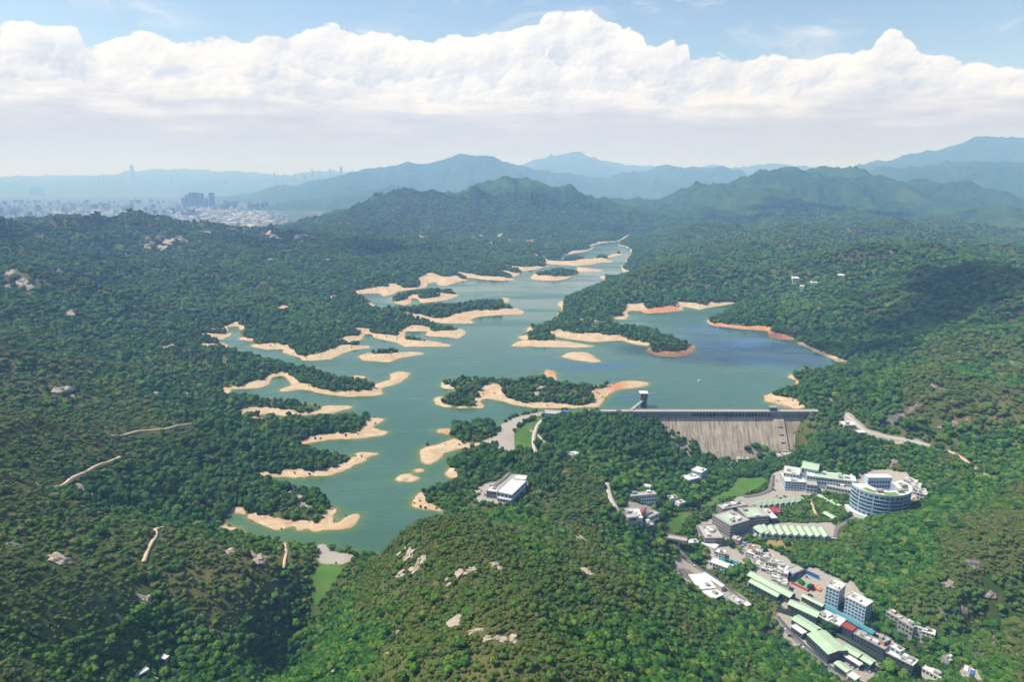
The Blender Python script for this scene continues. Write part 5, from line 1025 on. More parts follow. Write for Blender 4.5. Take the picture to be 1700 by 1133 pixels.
for i, (p, w, a, b) in enumerate(ROCK_AT):
    r = random.Random(i * 7 + 3); bm = bmesh.new(); bmesh.ops.create_icosphere(bm, subdivisions=3, radius=1.0)
    w *= 1.1 if a < 1200 else 0.75; sx, sy, sz = w * 0.52, w * r.uniform(0.35, 0.75), w * r.uniform(0.12, 0.22); o3 = r.uniform(0, 50)
    for v in bm.verts:
        d = v.co.normalized(); k = 1 + 1.1 * float(fbm(np.array([d.x * 1.9 + o3]), np.array([d.y * 1.9 + d.z * 1.3]), i, 3)[0]) + r.uniform(-.06, .06)
        v.co = Vector((d.x * sx, d.y * sy, d.z * sz)) * k
    o = bm_obj('rock_outcrop', bm, rock_mat('pale', (0.42, 0.35, 0.27), (0.29, 0.245, 0.20)) if a < 1200 else rock_mat('grey', (0.17, 0.14, 0.13), (0.30, 0.245, 0.22)))
    gx = float(ground(p.x + 3, p.y) - ground(p.x - 3, p.y)) / 6; gy = float(ground(p.x, p.y + 3) - ground(p.x, p.y - 3)) / 6
    q = Vector((0, 0, 1)).rotation_difference(Vector((-gx, -gy, 1)).normalized()); o.rotation_mode = 'QUATERNION'; o.rotation_quaternion = q @ Matrix.Rotation(r.uniform(-.7, .7), 3, 'Z').to_quaternion()
    o.location = p + Vector((0, 0, sz * 0.15)); wd, gp = place_words(a, b); tag(o, ('pale' if a < 1200 else 'grey') + ' bare rock outcrop ' + wd, 'rock', gp)
# pylons on the left ridge
for i, (px, py, h) in enumerate(((14, 380, 36), (86, 377, 40), (209.6, 371, 42), (297.7, 364, 50), (365, 364, 36))):
    p = pick(px, py + 3); e = empty('pylon', p, 0.4, 'thin steel lattice pylon on the skyline of the far left ridge', 'pylon', 'pylons along the ridge')
    bm = bmesh.new(); b0, b1 = h * 0.09, h * 0.02
    for sx in (-1, 1):
        for sy in (-1, 1): add_bar(bm, (sx * b0, sy * b0, -2), (sx * b1, sy * b1, h), 0.45, 4)
    for k in range(8):
        z0 = h * k / 8; z1 = h * (k + 1) / 8; w0 = b0 + (b1 - b0) * k / 8; w1 = b0 + (b1 - b0) * (k + 1) / 8
        for s in (-1, 1): add_bar(bm, (-w0 * s, -w0, z0), (w1 * s, -w1, z1), 0.25, 4); add_bar(bm, (-w0 * s, w0, z0), (w1 * s, w1, z1), 0.25, 4)
    part('mast', bm, mat_steel, e)
    for z in (0.72, 0.84, 0.95):
        bm = bmesh.new(); add_bar(bm, (-h * 0.16, 0, h * z), (h * 0.16, 0, h * z), 0.5, 4); part('arm', bm, mat_steel, e)

# ------------------------------------------------------------------ valley town, hospital and other buildings
F, G_ = flat_house, gable_house
# pumping station on the wooded hill
F('pumping_hall', 'large white flat-roofed hall on the wooded hill above the lake', 'hall', (824.5, 818), (850, 823.3), (872, 800.3), 9, 'bluewhite', 'roofwhite', 2, 3.2, clutter=0)
F('plant_room', 'small white block at the back of the white hall on the wooded hill', 'annex', (852, 796), (872, 798), (873, 791.5), 11, 'white', 'roofwhite', 2, 3, clutter=0)
F('side_wing', 'lower grey-walled wing on the left of the white hall', 'annex', (807.5, 816), (823.6, 818), (827, 812), 7, 'grey', 'roofwhite', 2, 2.5, clutter=1)
F('loading_terrace', 'low white terrace block at the foot of the white hall', 'annex', (826, 828), (847.5, 832), (849.5, 826), 4, 'white', 'roofwhite', 1, 2.5, clutter=0)
# houses up the valley
F('villa', 'low white flat-roofed block joined to a taller one in the valley trees', 'building', (1131.8, 791), (1144, 798), (1158, 791), 6, 'bluewhite', 'roofwhite', 2)
F('villa', 'taller white block with blue end wall in the valley trees below the dam', 'building', (1147.6, 781.5), (1164.4, 786.8), (1175, 781.5), 12, 'blue', 'roofwhite', 4)
F('workshop', 'long pale-roofed workshop with blue-grey wall beside the valley lawn', 'building', (1048, 828), (1090, 824.5), (1096, 817.6), 8, 'bluewhite', 'roofgrey', 2)
F('cottage', 'small blue-grey cottage behind the long pale-roofed workshop', 'house', (1066, 812), (1077, 814), (1082, 807), 6, 'blue', 'roofwhite', 2)
F('cottage', 'grey-roofed cottage at the end of the pale hillside road', 'house', (1030, 842), (1043, 857), (1048, 842), 5, 'cream', 'roofgrey', 1)
F('cottage', 'white cottage between the grey-roofed cottage and the red roof', 'house', (1049, 844), (1056, 860), (1064, 853), 6, 'white', 'roofwhite', 2)
G_('cottage', 'cottage with a red pitched roof below the long workshop', 'house', (1059, 853), (1068, 843), (1072, 846), 6, 'cream', 'red')
F('cottage', 'wide grey-roofed cottage right of the red-roofed one', 'house', (1066, 854), (1076, 859), (1087, 847), 5, 'white', 'roofgrey', 1)
F('cottage', 'nearest cottage of the cluster, mauve-grey roof by the bare yard', 'house', (1064, 863), (1072, 871), (1077, 860), 5, 'brown', 'roofgrey', 1)
for a, lb in (((1290, 742), 'lowest white pump house at the foot of the dam'), ((1299, 736), 'blue-white pump house in the middle of the group below the dam'), ((1308, 731), 'highest pump house of the group below the dam'), ((1309, 743), 'pump house nearest the hillside below the dam')):
    F('pump_house', lb, 'building', a, (a[0] + 9, a[1] + 3), (a[0] + 11, a[1] - 3), 6, 'bluewhite', 'roofwhite', 2, clutter=1)
F('lookout_house', 'small white house among the trees right of the curved grass dam', 'house', (943, 754), (951, 757), (956, 751), 4, 'white', 'roofwhite', 1)
F('visitor_pavilion', 'low white-walled pavilion at the top end of the curved dam road', 'pavilion', (902, 687), (930, 689), (931, 683), 4, 'white', 'roofgrey', 1, clutter=0)
F('kiosk', 'small blue kiosk beside the pavilion at the dam road', 'kiosk', (934, 685), (942, 685.5), (943, 682), 4, 'blue', 'roofblue', 1, clutter=0)
F('guard_house', 'pale building beside the bare road cut on the right hillside', 'building', (1394, 700), (1402, 706), (1410, 698), 5, 'cream', 'roofwhite', 1)
F('guard_house', 'small white hut below the road cut on the right hillside', 'hut', (1421, 713), (1427, 717), (1430, 712), 4, 'white', 'roofwhite', 1, clutter=0)
for a, w, lb in (((1318, 448.5), 11, 'leftmost white building high on the forested far slope'), ((1331, 448.5), 7, 'second white building from the left on the forested far slope'), ((1350, 448.5), 10, 'third white building from the left on the forested far slope'), ((1394, 457.5), 9, 'pale building lowest and rightmost on the forested far slope')):
    F('hill_lodge', lb, 'building', a, (a[0] + w, a[1] + .3), (a[0] + w, a[1] - 2.2), 12, 'white', 'roofwhite', 3, 4, clutter=0)
# bridge over the valley lawn
c, a, Ln, Dp, zg, _ = survey((1099, 893), (1133, 899), (1134, 893), 5)
e = empty('bridge', (c[0], c[1], zg), a, 'concrete road bridge crossing the green valley lawn', 'bridge')
bm = bmesh.new(); add_box(bm, -Ln / 2 - 4, Ln / 2 + 4, -4, 4, 4, 5); d_ = part('deck', bm, mm('bridge_concrete', (0.40, 0.35, 0.30)), e)
for s in (-1, 1):
    bm = bmesh.new(); add_box(bm, -Ln / 2 - 4, Ln / 2 + 4, s * 3.9 - .15, s * 3.9 + .15, 5.004, 6.2); part('railing', bm, MW['roofgrey'], d_)
for s in (-0.33, 0.33):
    bm = bmesh.new(); add_box(bm, Ln * s - 1, Ln * s + 1, -3, 3, -5, 3.996); part('pier', bm, MW['grey'], e)
# riverside depot on the left bank
F('depot', 'bright white depot roof in three bays below the scrub slope', 'depot', (1143, 955), (1161, 980), (1181, 968), 5, 'cream', 'roofwhite', 1, clutter=1)
F('depot', 'white flat shed just below the three-bay depot', 'depot', (1165, 983), (1184, 996), (1191.8, 982), 4, 'cream', 'roofwhite', 1, clutter=1)
F('long_canopy', 'narrow pale canopy running beside the white depot', 'canopy', (1164, 953), (1198, 976), (1201, 972.5), 4, 'cream', 'roofwhite', 0, clutter=0)
F('yard_shed', 'pale yard shed with blue-grey bays below the depot', 'shed', (1205, 993), (1226, 1006), (1229, 995), 4, 'bluewhite', 'roofgrey', 1)
F('yard_shed', 'small pinkish yard shed at the foot of the depot road', 'shed', (1232, 1002), (1240, 1008), (1245, 1004), 4, 'salmon', 'roofwhite', 1, clutter=0)
F('pool_house', 'long white roof beside the teal swimming pool', 'building', (1178, 934), (1212, 946), (1216, 939), 4, 'white', 'roofwhite', 1, clutter=0)
F('gate_canopy', 'white canopy roof at the tree-lined town entrance', 'canopy', (1164, 903), (1186, 912), (1190, 905), 4, 'white', 'roofwhite', 0, clutter=0)
c, a, Ln, Dp, zg, _ = survey((1192, 929), (1222, 940), (1226, 933), 0.4)
e = empty('swimming_pool', (c[0], c[1], zg), a, 'teal swimming pool between the trees and the white pool house', 'pool')
bm = bmesh.new(); add_box(bm, -Ln / 2 - 1.5, Ln / 2 + 1.5, -Dp / 2 - 1.5, Dp / 2 + 1.5, -2, 0.4); part('surround', bm, mm('pool_paving', (0.45, 0.44, 0.42)), e)
bm = bmesh.new(); add_box(bm, -Ln / 2, Ln / 2, -Dp / 2, Dp / 2, 0.404, 0.46); part('pool_water', bm, mm('pool_water', (0.03, 0.22, 0.26), rough=0.08, spec=0.5), e)
# long green-roofed sheds and courts
G_('long_shed', 'widest of the long pale green sheds, its upper end by the village houses', 'shed', (1241, 956), (1311, 993), (1321, 987), 6, 'dark', 'green')
G_('long_shed', 'pale green shed lying against the dark wall below the widest one', 'shed', (1243, 967), (1290, 992), (1296, 987), 6, 'dark', 'green')
G_('long_shed', 'pale green shed continuing the line past the lone round tree', 'shed', (1308, 1004), (1356, 1026), (1363, 1018), 6, 'dark', 'green')
G_('long_shed', 'narrow pale green shed beside the tall blue block', 'shed', (1331, 991), (1365, 1008), (1368, 1004), 5, 'dark', 'green')
F('games_hall', 'grey flat roof beside the blue-fenced sports court', 'hall', (1305, 947), (1317, 954), (1331, 944.5), 5, 'grey', 'roofgrey', 1, clutter=0)
def court(pts, label, rim, deck, fence):
    c, a, Ln, Dp, zg, _ = survey(*pts, 0.3); e = empty('sports_court', (c[0], c[1], zg), a, label, 'court')
    bm = bmesh.new(); add_box(bm, -Ln / 2, Ln / 2, -Dp / 2, Dp / 2, -3, 0.3); part('rim', bm, mm(rim[0], rim[1]), e)
    bm = bmesh.new(); add_box(bm, -Ln / 2 + 2.5, Ln / 2 - 2.5, -Dp / 2 + 2, Dp / 2 - 2, 0.304, 0.34); p_ = part('playing_surface', bm, mm('court_green', (0.16, 0.36, 0.22)), e)
    bm = bmesh.new()
    for t in (-0.4, 0.0, 0.4): add_box(bm, Ln * t - .15, Ln * t + .15, -Dp / 2 + 3, Dp / 2 - 3, 0.344, 0.36)
    part('line_marking', bm, MW['white'], p_)
    if fence:
        for x0, x1, y0, y1 in ((-Ln / 2, Ln / 2, Dp / 2 - .2, Dp / 2), (-Ln / 2, -Ln / 2 + .2, -Dp / 2, Dp / 2 - .2)):
            bm = bmesh.new(); add_box(bm, x0, x1, y0, y1, 0.304, 6.0); part('fence_panel', bm, mm('blue_court_fence', (0.03, 0.14, 0.30)), e)
court(((1313, 967), (1341, 980), (1362, 967)), 'green sports court inside a tall blue fence', ('red_court_rim', (0.42, 0.10, 0.06)), None, True)
court(((1348, 976), (1362, 982), (1371, 974)), 'smaller sports court with a bright orange-red rim beside the blue block', ('orange_court_rim', (0.60, 0.12, 0.05)), None, False)
F('apartment_block', 'taller square pale blue block with cluttered white roof behind the courts', 'apartment block', (1371.5, 974), (1393.5, 983), (1406.8, 973), 20, 'blue', 'roofwhite', 6, 2.4, clutter=4)
F('apartment_block', 'long pale blue block with white roof, right of the square one', 'apartment block', (1404, 992), (1437.6, 1009), (1448.5, 1001), 19, 'blue', 'roofwhite', 6, 2.4, clutter=2)
F('stores_block', 'narrow grey-roofed block on the slope right of the blue blocks', 'building', (1471, 1017), (1492, 1029), (1496, 1024), 6, 'grey', 'roofgrey', 2)
F('stores_block', 'taller grey-roofed block at the lower end of the narrow one', 'building', (1492, 1030), (1516, 1044), (1521, 1038), 8, 'grey', 'roofgrey', 2)
G_('covered_walk', 'long teal-roofed shed running beside the blue blocks', 'shed', (1367, 1008), (1448, 1054), (1452, 1049), 5, 'teal', 'teal', rise=1.0)
F('row_building', 'cream flat-roofed building with roof huts at the end of the green shed', 'building', (1356, 1022), (1375, 1033), (1383, 1021), 7, 'dark', 'roofwhite', 2, clutter=4)
F('row_building', 'pinkish-roofed building between the cream one and the red roof', 'building', (1377, 1033), (1394, 1041), (1401, 1029), 7, 'dark', 'roofwhite', 2, clutter=1)
F('row_building', 'dark red roofed building in the middle of the long dark-walled row', 'building', (1395, 1040), (1415, 1050), (1420, 1042), 7, 'dark', 'red', 2, clutter=0)
F('row_building', 'long grey-roofed building of the dark-walled row after the red roof', 'building', (1417, 1053), (1469, 1080), (1474, 1072), 7, 'dark', 'roofgrey', 2, clutter=5)
F('row_building', 'grey-roofed building at the far lower end of the dark-walled row', 'building', (1470, 1084), (1516, 1107), (1522, 1097), 8, 'dark', 'roofwhite', 2, clutter=5)
F('stair_block', 'white stair block rising beside the lower end of the dark-walled row', 'building', (1478, 1074), (1495, 1084), (1500, 1079), 10, 'bluewhite', 'roofwhite', 3, clutter=1)
F('stair_block', 'pink-walled stair block behind the long grey-roofed building', 'building', (1459, 1062), (1468, 1068), (1476, 1061), 10, 'salmon', 'roofgrey', 3, clutter=1)
G_('camp_shed', 'green-roofed shed at the top end of the lower compound', 'shed', (1314, 1029), (1350, 1051), (1361, 1043), 5, 'dark', 'green', rise=1.0)
G_('camp_shed', 'broad green-roofed hall in the middle of the lower compound', 'shed', (1340, 1054), (1375, 1087), (1398, 1073), 8, 'dark', 'green', rise=1.4)
G_('camp_shed', 'green-roofed shed between the broad hall and the canal', 'shed', (1398, 1078), (1424, 1093), (1432, 1086), 6, 'dark', 'green', rise=1.0)
G_('camp_shed', 'small green-roofed shed at the lower right end of the compound', 'shed', (1428, 1095), (1445, 1105), (1453, 1098), 6, 'dark', 'green', rise=1.0)
G_('camp_shed', 'small green-roofed shed at the lowest corner of the compound', 'shed', (1385, 1103), (1405, 1118), (1412, 1112), 6, 'dark', 'green', rise=1.0)
F('white_hut', 'long white hut between two green sheds in the lower compound', 'hut', (1400, 1090), (1427, 1107), (1431, 1103), 4, 'dark', 'roofwhite', 1, clutter=0)
F('white_hut', 'white hut beside the road at the top of the lower compound', 'hut', (1313, 1041), (1332, 1054), (1337, 1049), 4, 'dark', 'roofwhite', 1, clutter=0)
F('white_hut', 'cream hut at the bottom edge below the lowest green shed', 'hut', (1406, 1122), (1420, 1131), (1428, 1126), 4, 'cream', 'roofwhite', 1, clutter=0)
F('hillside_house', 'grey house with a white gable on the wooded slope at the lower right', 'house', (1564, 1092), (1576.5, 1100.6), (1584, 1095), 6, 'grey', 'roofgrey', 2)
F('hillside_house', 'long white-roofed shed at the lower right near the canal end', 'shed', (1531, 1111), (1569, 1132), (1574, 1125), 4, 'white', 'roofwhite', 1, clutter=2)
# parked lorries on the pale yard
for px, py, mt, lb in ((1613, 1122, 'roofblue', 'lorry with a blue load on the pale yard at the lower right'), (1603, 1116, 'white', 'white lorry at the upper end of the pale yard')):
    p = pick(px, py); e = empty('lorry', p, 0.9, lb, 'lorry')
    bm = bmesh.new(); add_box(bm, -4, 1.8, -1.3, 1.3, 1.0, 3.3); part('cargo_box', bm, MW[mt], e)
    bm = bmesh.new(); add_box(bm, 1.9, 4.0, -1.2, 1.2, 0.7, 2.8); cb_ = part('cab', bm, MW['white'], e)
    bm = bmesh.new(); add_box(bm, 3.98, 4.05, -1.0, 1.0, 1.7, 2.5); part('windscreen', bm, mat_glass, cb_)
    for x in (-3, -1.6, 3):
        for y in (-1.1, 1.1):
            bm = bmesh.new(); add_bar(bm, (x, y - .18, .5), (x, y + .18, .5), .5, 10); part('wheel', bm, MW['dark'], e)
# cars in the yards and along the roads
CARS = [(1290, 826), (1297, 829), (1303, 826), (1310, 830), (1285, 815), (1284, 806), (1290, 800), (1430, 842), (1440, 846), (1452, 847), (1490, 843), (1505, 838), (1518, 830), (1300, 1046), (1312, 1058), (1330, 1075), (1352, 1095), (1372, 1110), (1420, 1112), (1432, 1112), (1440, 1116), (1450, 1112), (1414, 1108), (1135, 926), (1150, 940), (1172, 955), (1195, 972), (1225, 1000), (1250, 950), (1300, 945), (1340, 960), (1345, 990), (1295, 978), (1075, 862), (1085, 864), (1400, 795), (1365, 806), (1368, 812), (905, 689), (915, 690), (925, 688), (800, 818), (806, 824), (815, 809)]
CC = [('white', 'white'), ('silver grey', 'roofgrey'), ('dark', 'dark'), ('red', 'red'), ('blue', 'roofblue')]
car_me = {}
for i, (px, py) in enumerate(CARS):
    nm, mk = CC[(i * 7 + i // 3) % 5 if i % 3 else 0]; p = pick(px, py)
    if mk not in car_me:
        bm = bmesh.new(); add_box(bm, -2.2, 2.2, -0.9, 0.9, 0.35, 0.95); b0 = bpy.data.meshes.new('body'); bm.to_mesh(b0); bm.free(); b0.materials.append(MW[mk])
        bm = bmesh.new()
        lo = [bm.verts.new(q) for q in ((-1.7, -.85, .955), (1.0, -.85, .955), (1.0, .85, .955), (-1.7, .85, .955))]; hi = [bm.verts.new(q) for q in ((-1.3, -.7, 1.5), (0.4, -.7, 1.5), (0.4, .7, 1.5), (-1.3, .7, 1.5))]
        for k in range(4): bm.faces.new((lo[k], lo[(k + 1) % 4], hi[(k + 1) % 4], hi[k]))
        bm.faces.new(hi); c0 = bpy.data.meshes.new('cabin'); bm.to_mesh(c0); bm.free(); c0.materials.append(mat_glass)
        bm = bmesh.new(); add_bar(bm, (0, -.12, 0), (0, .12, 0), .34, 10); w0 = bpy.data.meshes.new('wheel'); bm.to_mesh(w0); bm.free(); w0.materials.append(MW['dark']); car_me[mk] = (b0, c0, w0)
    e = empty('parked_car', p, random.uniform(-0.9, -0.4), nm + ' car parked in a paved yard or on a road edge of the valley', 'car', 'cars parked in the valley yards')
    b0, c0, w0 = car_me[mk]
    for n_, m_, l_ in (('body', b0, (0, 0, .1)), ('cabin', c0, (0, 0, .1)), ('wheel', w0, (-1.35, -.85, .34)), ('wheel', w0, (1.35, -.85, .34)), ('wheel', w0, (-1.35, .85, .34)), ('wheel', w0, (1.35, .85, .34))):
        o = bpy.data.objects.new(n_, m_); COL.objects.link(o); o.parent = e; o.location = l_
# village
VH = [(1222, 903, 'salmon', 'roofwhite', 'salmon-walled house at the upper end of the packed village'), (1233, 907, 'blue', 'roofblue', 'house with a blue roof at the upper end of the packed village'), (1241, 911, 'white', 'roofwhite', None), (1250, 915, 'salmon', 'orange', 'house with a bright orange roof in the packed village'), (1246, 922, 'white', 'roofwhite', None), (1257, 921, 'cream', 'roofgrey', None), (1266, 926, 'white', 'roofgrey', None), (1276, 930, 'white', 'roofwhite', None),
      (1258, 932, 'white', 'roofwhite', None), (1268, 936, 'grey', 'roofgrey', None), (1284, 936, 'white', 'roofwhite', None), (1279, 942, 'white', 'roofgrey', None), (1291, 943, 'white', 'roofwhite', None), (1299, 949, 'cream', 'roofwhite', None), (1270, 946, 'white', 'roofwhite', None), (1281, 951, 'white', 'roofwhite', None), (1290, 954, 'grey', 'roofgrey', None), (1299, 959, 'white', 'roofwhite', None), (1288, 962, 'white', 'roofwhite', None), (1298, 968, 'white', 'roofwhite', None), (1262, 941, 'cream', 'roofwhite', None), (1233, 915, 'white', 'roofgrey', None), (1303, 975, 'white', 'roofgrey', None)]
for i, (px, py, wl, rf, lb) in enumerate(VH):
    p = pick(px, py + 3); r = random.Random(i); h = r.choice((4, 5, 6, 7.5))
    flat_at('village_house', lb or {'roofwhite': 'small pale-walled house with white flat roof packed into the village', 'roofgrey': 'small house with grey flat roof packed into the village'}[rf], 'house', (p.x, p.y), -0.62 + r.uniform(-.08, .08), r.uniform(6.5, 9), r.uniform(5.5, 7.5), p.z, h, wl, rf, 2 if h > 4.5 else 1, 2.4, 'packed village houses', 2)
# stone-grey institution
F('cell_block', 'large dark grey block with a green roof deck in the grey walled compound', 'institution', (1183, 856), (1213, 874), (1238, 861), 13, 'grey', 'roofgrey', 4, 2.2, clutter=6, deck='green')
F('cell_block', 'dark grey wing with green roof deck right of the large grey block', 'institution', (1241, 861), (1277, 858), (1264, 841), 10, 'grey', 'roofgrey', 3, 2.2, clutter=2, deck='green')
F('cell_block', 'pale grey cluttered roof behind the large grey block', 'institution', (1200, 847), (1241, 840), (1240, 831), 9, 'grey', 'roofgrey', 3, 2.4, clutter=8)
F('cell_block', 'low brownish-grey block at the left end of the grey compound', 'institution', (1158, 871), (1171, 893), (1194, 883), 6, 'grey', 'roofgrey', 2, 2.4, clutter=8)
F('chapel', 'maroon-roofed hall behind the grey wing, beside the lawn', 'hall', (1277, 851), (1296, 853), (1298, 845), 6, 'cream', 'red', 1, clutter=0)
F('striped_annex', 'dark annex with pale roof strips at the end of the grey wing', 'annex', (1266, 846), (1281, 862), (1286, 857), 6, 'dark', 'roofwhite', 2, clutter=1)
# sheds in rows
G_('terrace_shed', 'wide pale green shed at the left head of the terrace row', 'shed', (1250, 876), (1263, 886), (1270, 873), 5, 'bluewhite', 'green', rise=1.6)
for i in range(9):
    x = 1271 + 12.2 * i; y = 887.5 + 0.55 * i
    G_('terrace_shed', 'pale green gabled shed standing side by side in the terrace row', 'shed', (x, y), (x + 10, y + .4), (x + 9, y - 13.5), 4.5, 'bluewhite', 'green', rise=2.0, across=True, group='green terrace sheds')
wall_line('retaining_wall', 'long grey retaining wall below the row of green sheds', 'wall', [(1262, 889), (1300, 895), (1345, 898), (1390, 900)], 3.5, 1.0, MW['grey'])
for i in range(8):
    x = 1250 + 9.3 * i; y = 838 - 1.0 * i
    G_('small_shed', 'small pale green gabled shed in the slanting row behind the grey block', 'shed', (x, y), (x + 8, y + 3.5), (x + 10, y - 5.5), 4, 'white', 'green', rise=1.5, across=True, group='slanting row of small green sheds')
for p0, p1, p2, lb in (((1356, 824), (1372, 834), (1376, 830), 'upper narrow pale green roof among the hospital trees'), ((1377, 833), (1393, 843), (1397, 839), 'lower narrow pale green roof among the hospital trees'), ((1366, 853), (1382, 862), (1386, 858), 'narrow green hut on the bare brown bank')):
    G_('garden_shed', lb, 'shed', p0, p1, p2, 4, 'bluewhite', 'green', rise=1.2)
# hospital and its white neighbours
F('hospital_wing', 'white blocky wing at the upper left of the white complex', 'wing', (1301, 786), (1327, 790), (1331, 779), 12, 'bluewhite', 'roofwhite', 3, 3, clutter=3, deck='green')
F('hospital_wing', 'long white wing in front with a plain pale wall', 'wing', (1304, 800), (1338, 802), (1339, 788), 9, 'bluewhite', 'roofwhite', 3, 3, clutter=2)
F('hospital_wing', 'brown-roofed block between the white wings', 'wing', (1339, 806), (1357, 808), (1357, 797), 8, 'white', 'roofgrey', 2, 3, clutter=1)
F('hospital_wing', 'long low wing with pale green roof running right to the curved block', 'wing', (1340, 791), (1422, 801), (1425, 790), 9, 'bluewhite', 'roofwhite', 2, 3, clutter=5, deck='green')
F('hospital_wing', 'low pale link block left of the curved block', 'wing', (1372, 808), (1412, 816), (1420, 803), 4, 'white', 'roofgrey', 1, 3, clutter=3)
G_('hospital_hall', 'green-roofed gabled hall at the back of the white complex', 'hall', (1331, 777), (1358, 782), (1363, 771), 8, 'bluewhite', 'green', rise=3.0)
for i, (px, py) in enumerate(((1507, 800), (1514, 804), (1520, 811), (1527, 817), (1530, 824), (1513, 814))):
    p = pick(px, py + 5)
    flat_at('staff_house', 'white stepped house on the slope right of the curved block', 'house', (p.x, p.y), -0.7, 9, 8, p.z, 6 + i % 3, 'white', 'roofwhite', 2, 2.4, 'stepped white houses by the curved block', 2)
def hospital():
    x0, y0 = on_level(1463, 806, -6.0); p = (float(x0), float(y0)); zg = float(ground(*p)); zg = min(zg, -28)
    e = empty('curved_hospital', (p[0], p[1], zg), 0, 'large pale blue curved hospital block with planted roof and rounded front', 'hospital'); H = 26.0
    ro, ri = 29.0, 15.0
    a0, a1 = R(168), R(385); n = 40                      # a horseshoe, rounded towards the lake valley
    an = [a0 + (a1 - a0) * i / n for i in range(n + 1)]
    def ring(r, k=0.92): return [(math.cos(t) * r, math.sin(t) * r * k) for t in an]
    def shell(bm, r0, r1, z0, z1):
        add_prism(bm, ring(r1) + ring(r0)[::-1], z0, z1)
    bm = bmesh.new(); shell(bm, ri, ro, -8, H); part('wall', bm, mm('hospital_blue_panel', (0.30, 0.42, 0.55)), e)
    bm = bmesh.new(); shell(bm, ri - .4, ro + .4, H + .004, H + .5); shell(bm, ro - .1, ro + .4, H + .504, H + 1.6); shell(bm, ri - .4, ri + .1, H + .504, H + 1.6); rf = part('roof', bm, MW['roofwhite'], e)
    for s in range(6):                                   # floors: glass bands between pale sills
        z0 = 1.2 + s * 4.1; bm = bmesh.new(); m = 64
        for k in range(m):
            if k % 9 == 0 or (s in (0, 5) and k % 3 == 0): continue
            t0 = a0 + (a1 - a0) * (k + .12) / m; t1 = a0 + (a1 - a0) * (k + .88) / m; q = [(math.cos(t) * r, math.sin(t) * r * .92) for t, r in ((t0, ro - .1), (t0, ro + .10), (t1, ro + .10), (t1, ro - .1))]
            add_prism(bm, q, z0, z0 + 2.5)
        part('window', bm, mat_glass, e)
        bm = bmesh.new(); shell(bm, ro + .005, ro + .35, z0 + 2.85, z0 + 3.1); part('sunshade', bm, MW['blue'], e)
    for t0, t1 in ((R(200), R(232)), (R(250), R(285)), (R(318), R(336)), (R(352), R(374))):
        q = [(math.cos(t0 + (t1 - t0) * i / 6) * (ro - 3), math.sin(t0 + (t1 - t0) * i / 6) * (ro - 3) * .92) for i in range(7)]; q += [(math.cos(t1 - (t1 - t0) * i / 6) * (ri + 5), math.sin(t1 - (t1 - t0) * i / 6) * (ri + 5) * .92) for i in range(7)]
        bm = bmesh.new(); add_prism(bm, q, H + .504, H + 1.0); part('roof_garden', bm, mm('roof_planting', (0.14, 0.26, 0.05)), rf)
    for t in (R(240), R(300), R(345)):
        x, y = math.cos(t) * 22, math.sin(t) * 20; bm = bmesh.new(); add_box(bm, x - 3, x + 3, y - 2.2, y + 2.2, H + .51, H + 4); part('plant_room', bm, MW['grey'], rf)
    bm = bmesh.new(); shell(bm, ro + 1.0, ro + 5.0, -8, 1.0); part('podium', bm, MW['white'], e)
    # straight back wing
    bm = bmesh.new(); add_box(bm, -6, 20, 15.5, 24, -8, 27.5); w = part('back_wing', bm, MW['bluewhite'], e)
    bm = bmesh.new(); add_box(bm, -6.4, 20.4, 15.1, 24.4, 27.504, 28.3); part('roof', bm, MW['roofwhite'], w)
    for s in range(5):
        bm = bmesh.new(); z0 = 2 + s * 4.9
        for k in range(8): add_box(bm, -5 + k * 3.0, -3 + k * 3.0, 15.42, 15.52, z0, z0 + 2.2)
        part('window', bm, mat_glass, w)
hospital()
for px, py, a, lb in ((1116, 831, 0.3, 'small white house on the wooded bank above the valley lawn'), (1129, 839, 0.5, 'small white house lowest on the wooded bank above the valley lawn'), (1213, 775, -0.3, 'small white house nearest the foot of the streaked dam face'), (1211, 785, 0.2, 'small white house at the top end of the valley lawn'), (1528, 1048, -0.6, 'upper small pale house on the slope below the narrow grey block'), (1540, 1056, -0.6, 'lower small pale house on the slope below the narrow grey block'), (1196, 922, -0.5, 'white-roofed house behind the teal pool'), (1150, 905, 0.1, 'white house beside the road bridge')):
    p = pick(px, py + 2); flat_at('small_house', lb, 'house', (p.x, p.y), a, 9, 7, p.z, 5, 'white', 'roofwhite', 2, 2.6, None, 1)
# roofs in the lower left corner
F('farm_shed', 'white metal roof half hidden in the trees at the lower left', 'shed', (220, 1124), (243, 1110), (247, 1113), 4, 'grey', 'metal', 1, clutter=0)
F('farm_shed', 'small bright roof above the white metal one at the lower left', 'shed', (262, 1091), (274, 1095), (277, 1089), 4, 'grey', 'roofwhite', 1, clutter=0)
F('farm_shed', 'grey roof touching the bottom edge at the lower left', 'shed', (247, 1130), (257, 1133), (261, 1128), 4, 'grey', 'roofgrey', 1, clutter=0)
# kerb walls of the two earth dams
wall_line('dam_parapet', 'curved white kerb wall along the crest of the grass-backed dam', 'wall', [(852, 750), (851, 738), (854, 722), (861, 709), (874, 699), (890, 692), (902, 688)], 1.3, 1.6, MW['roofwhite'], coping=False) if False else None

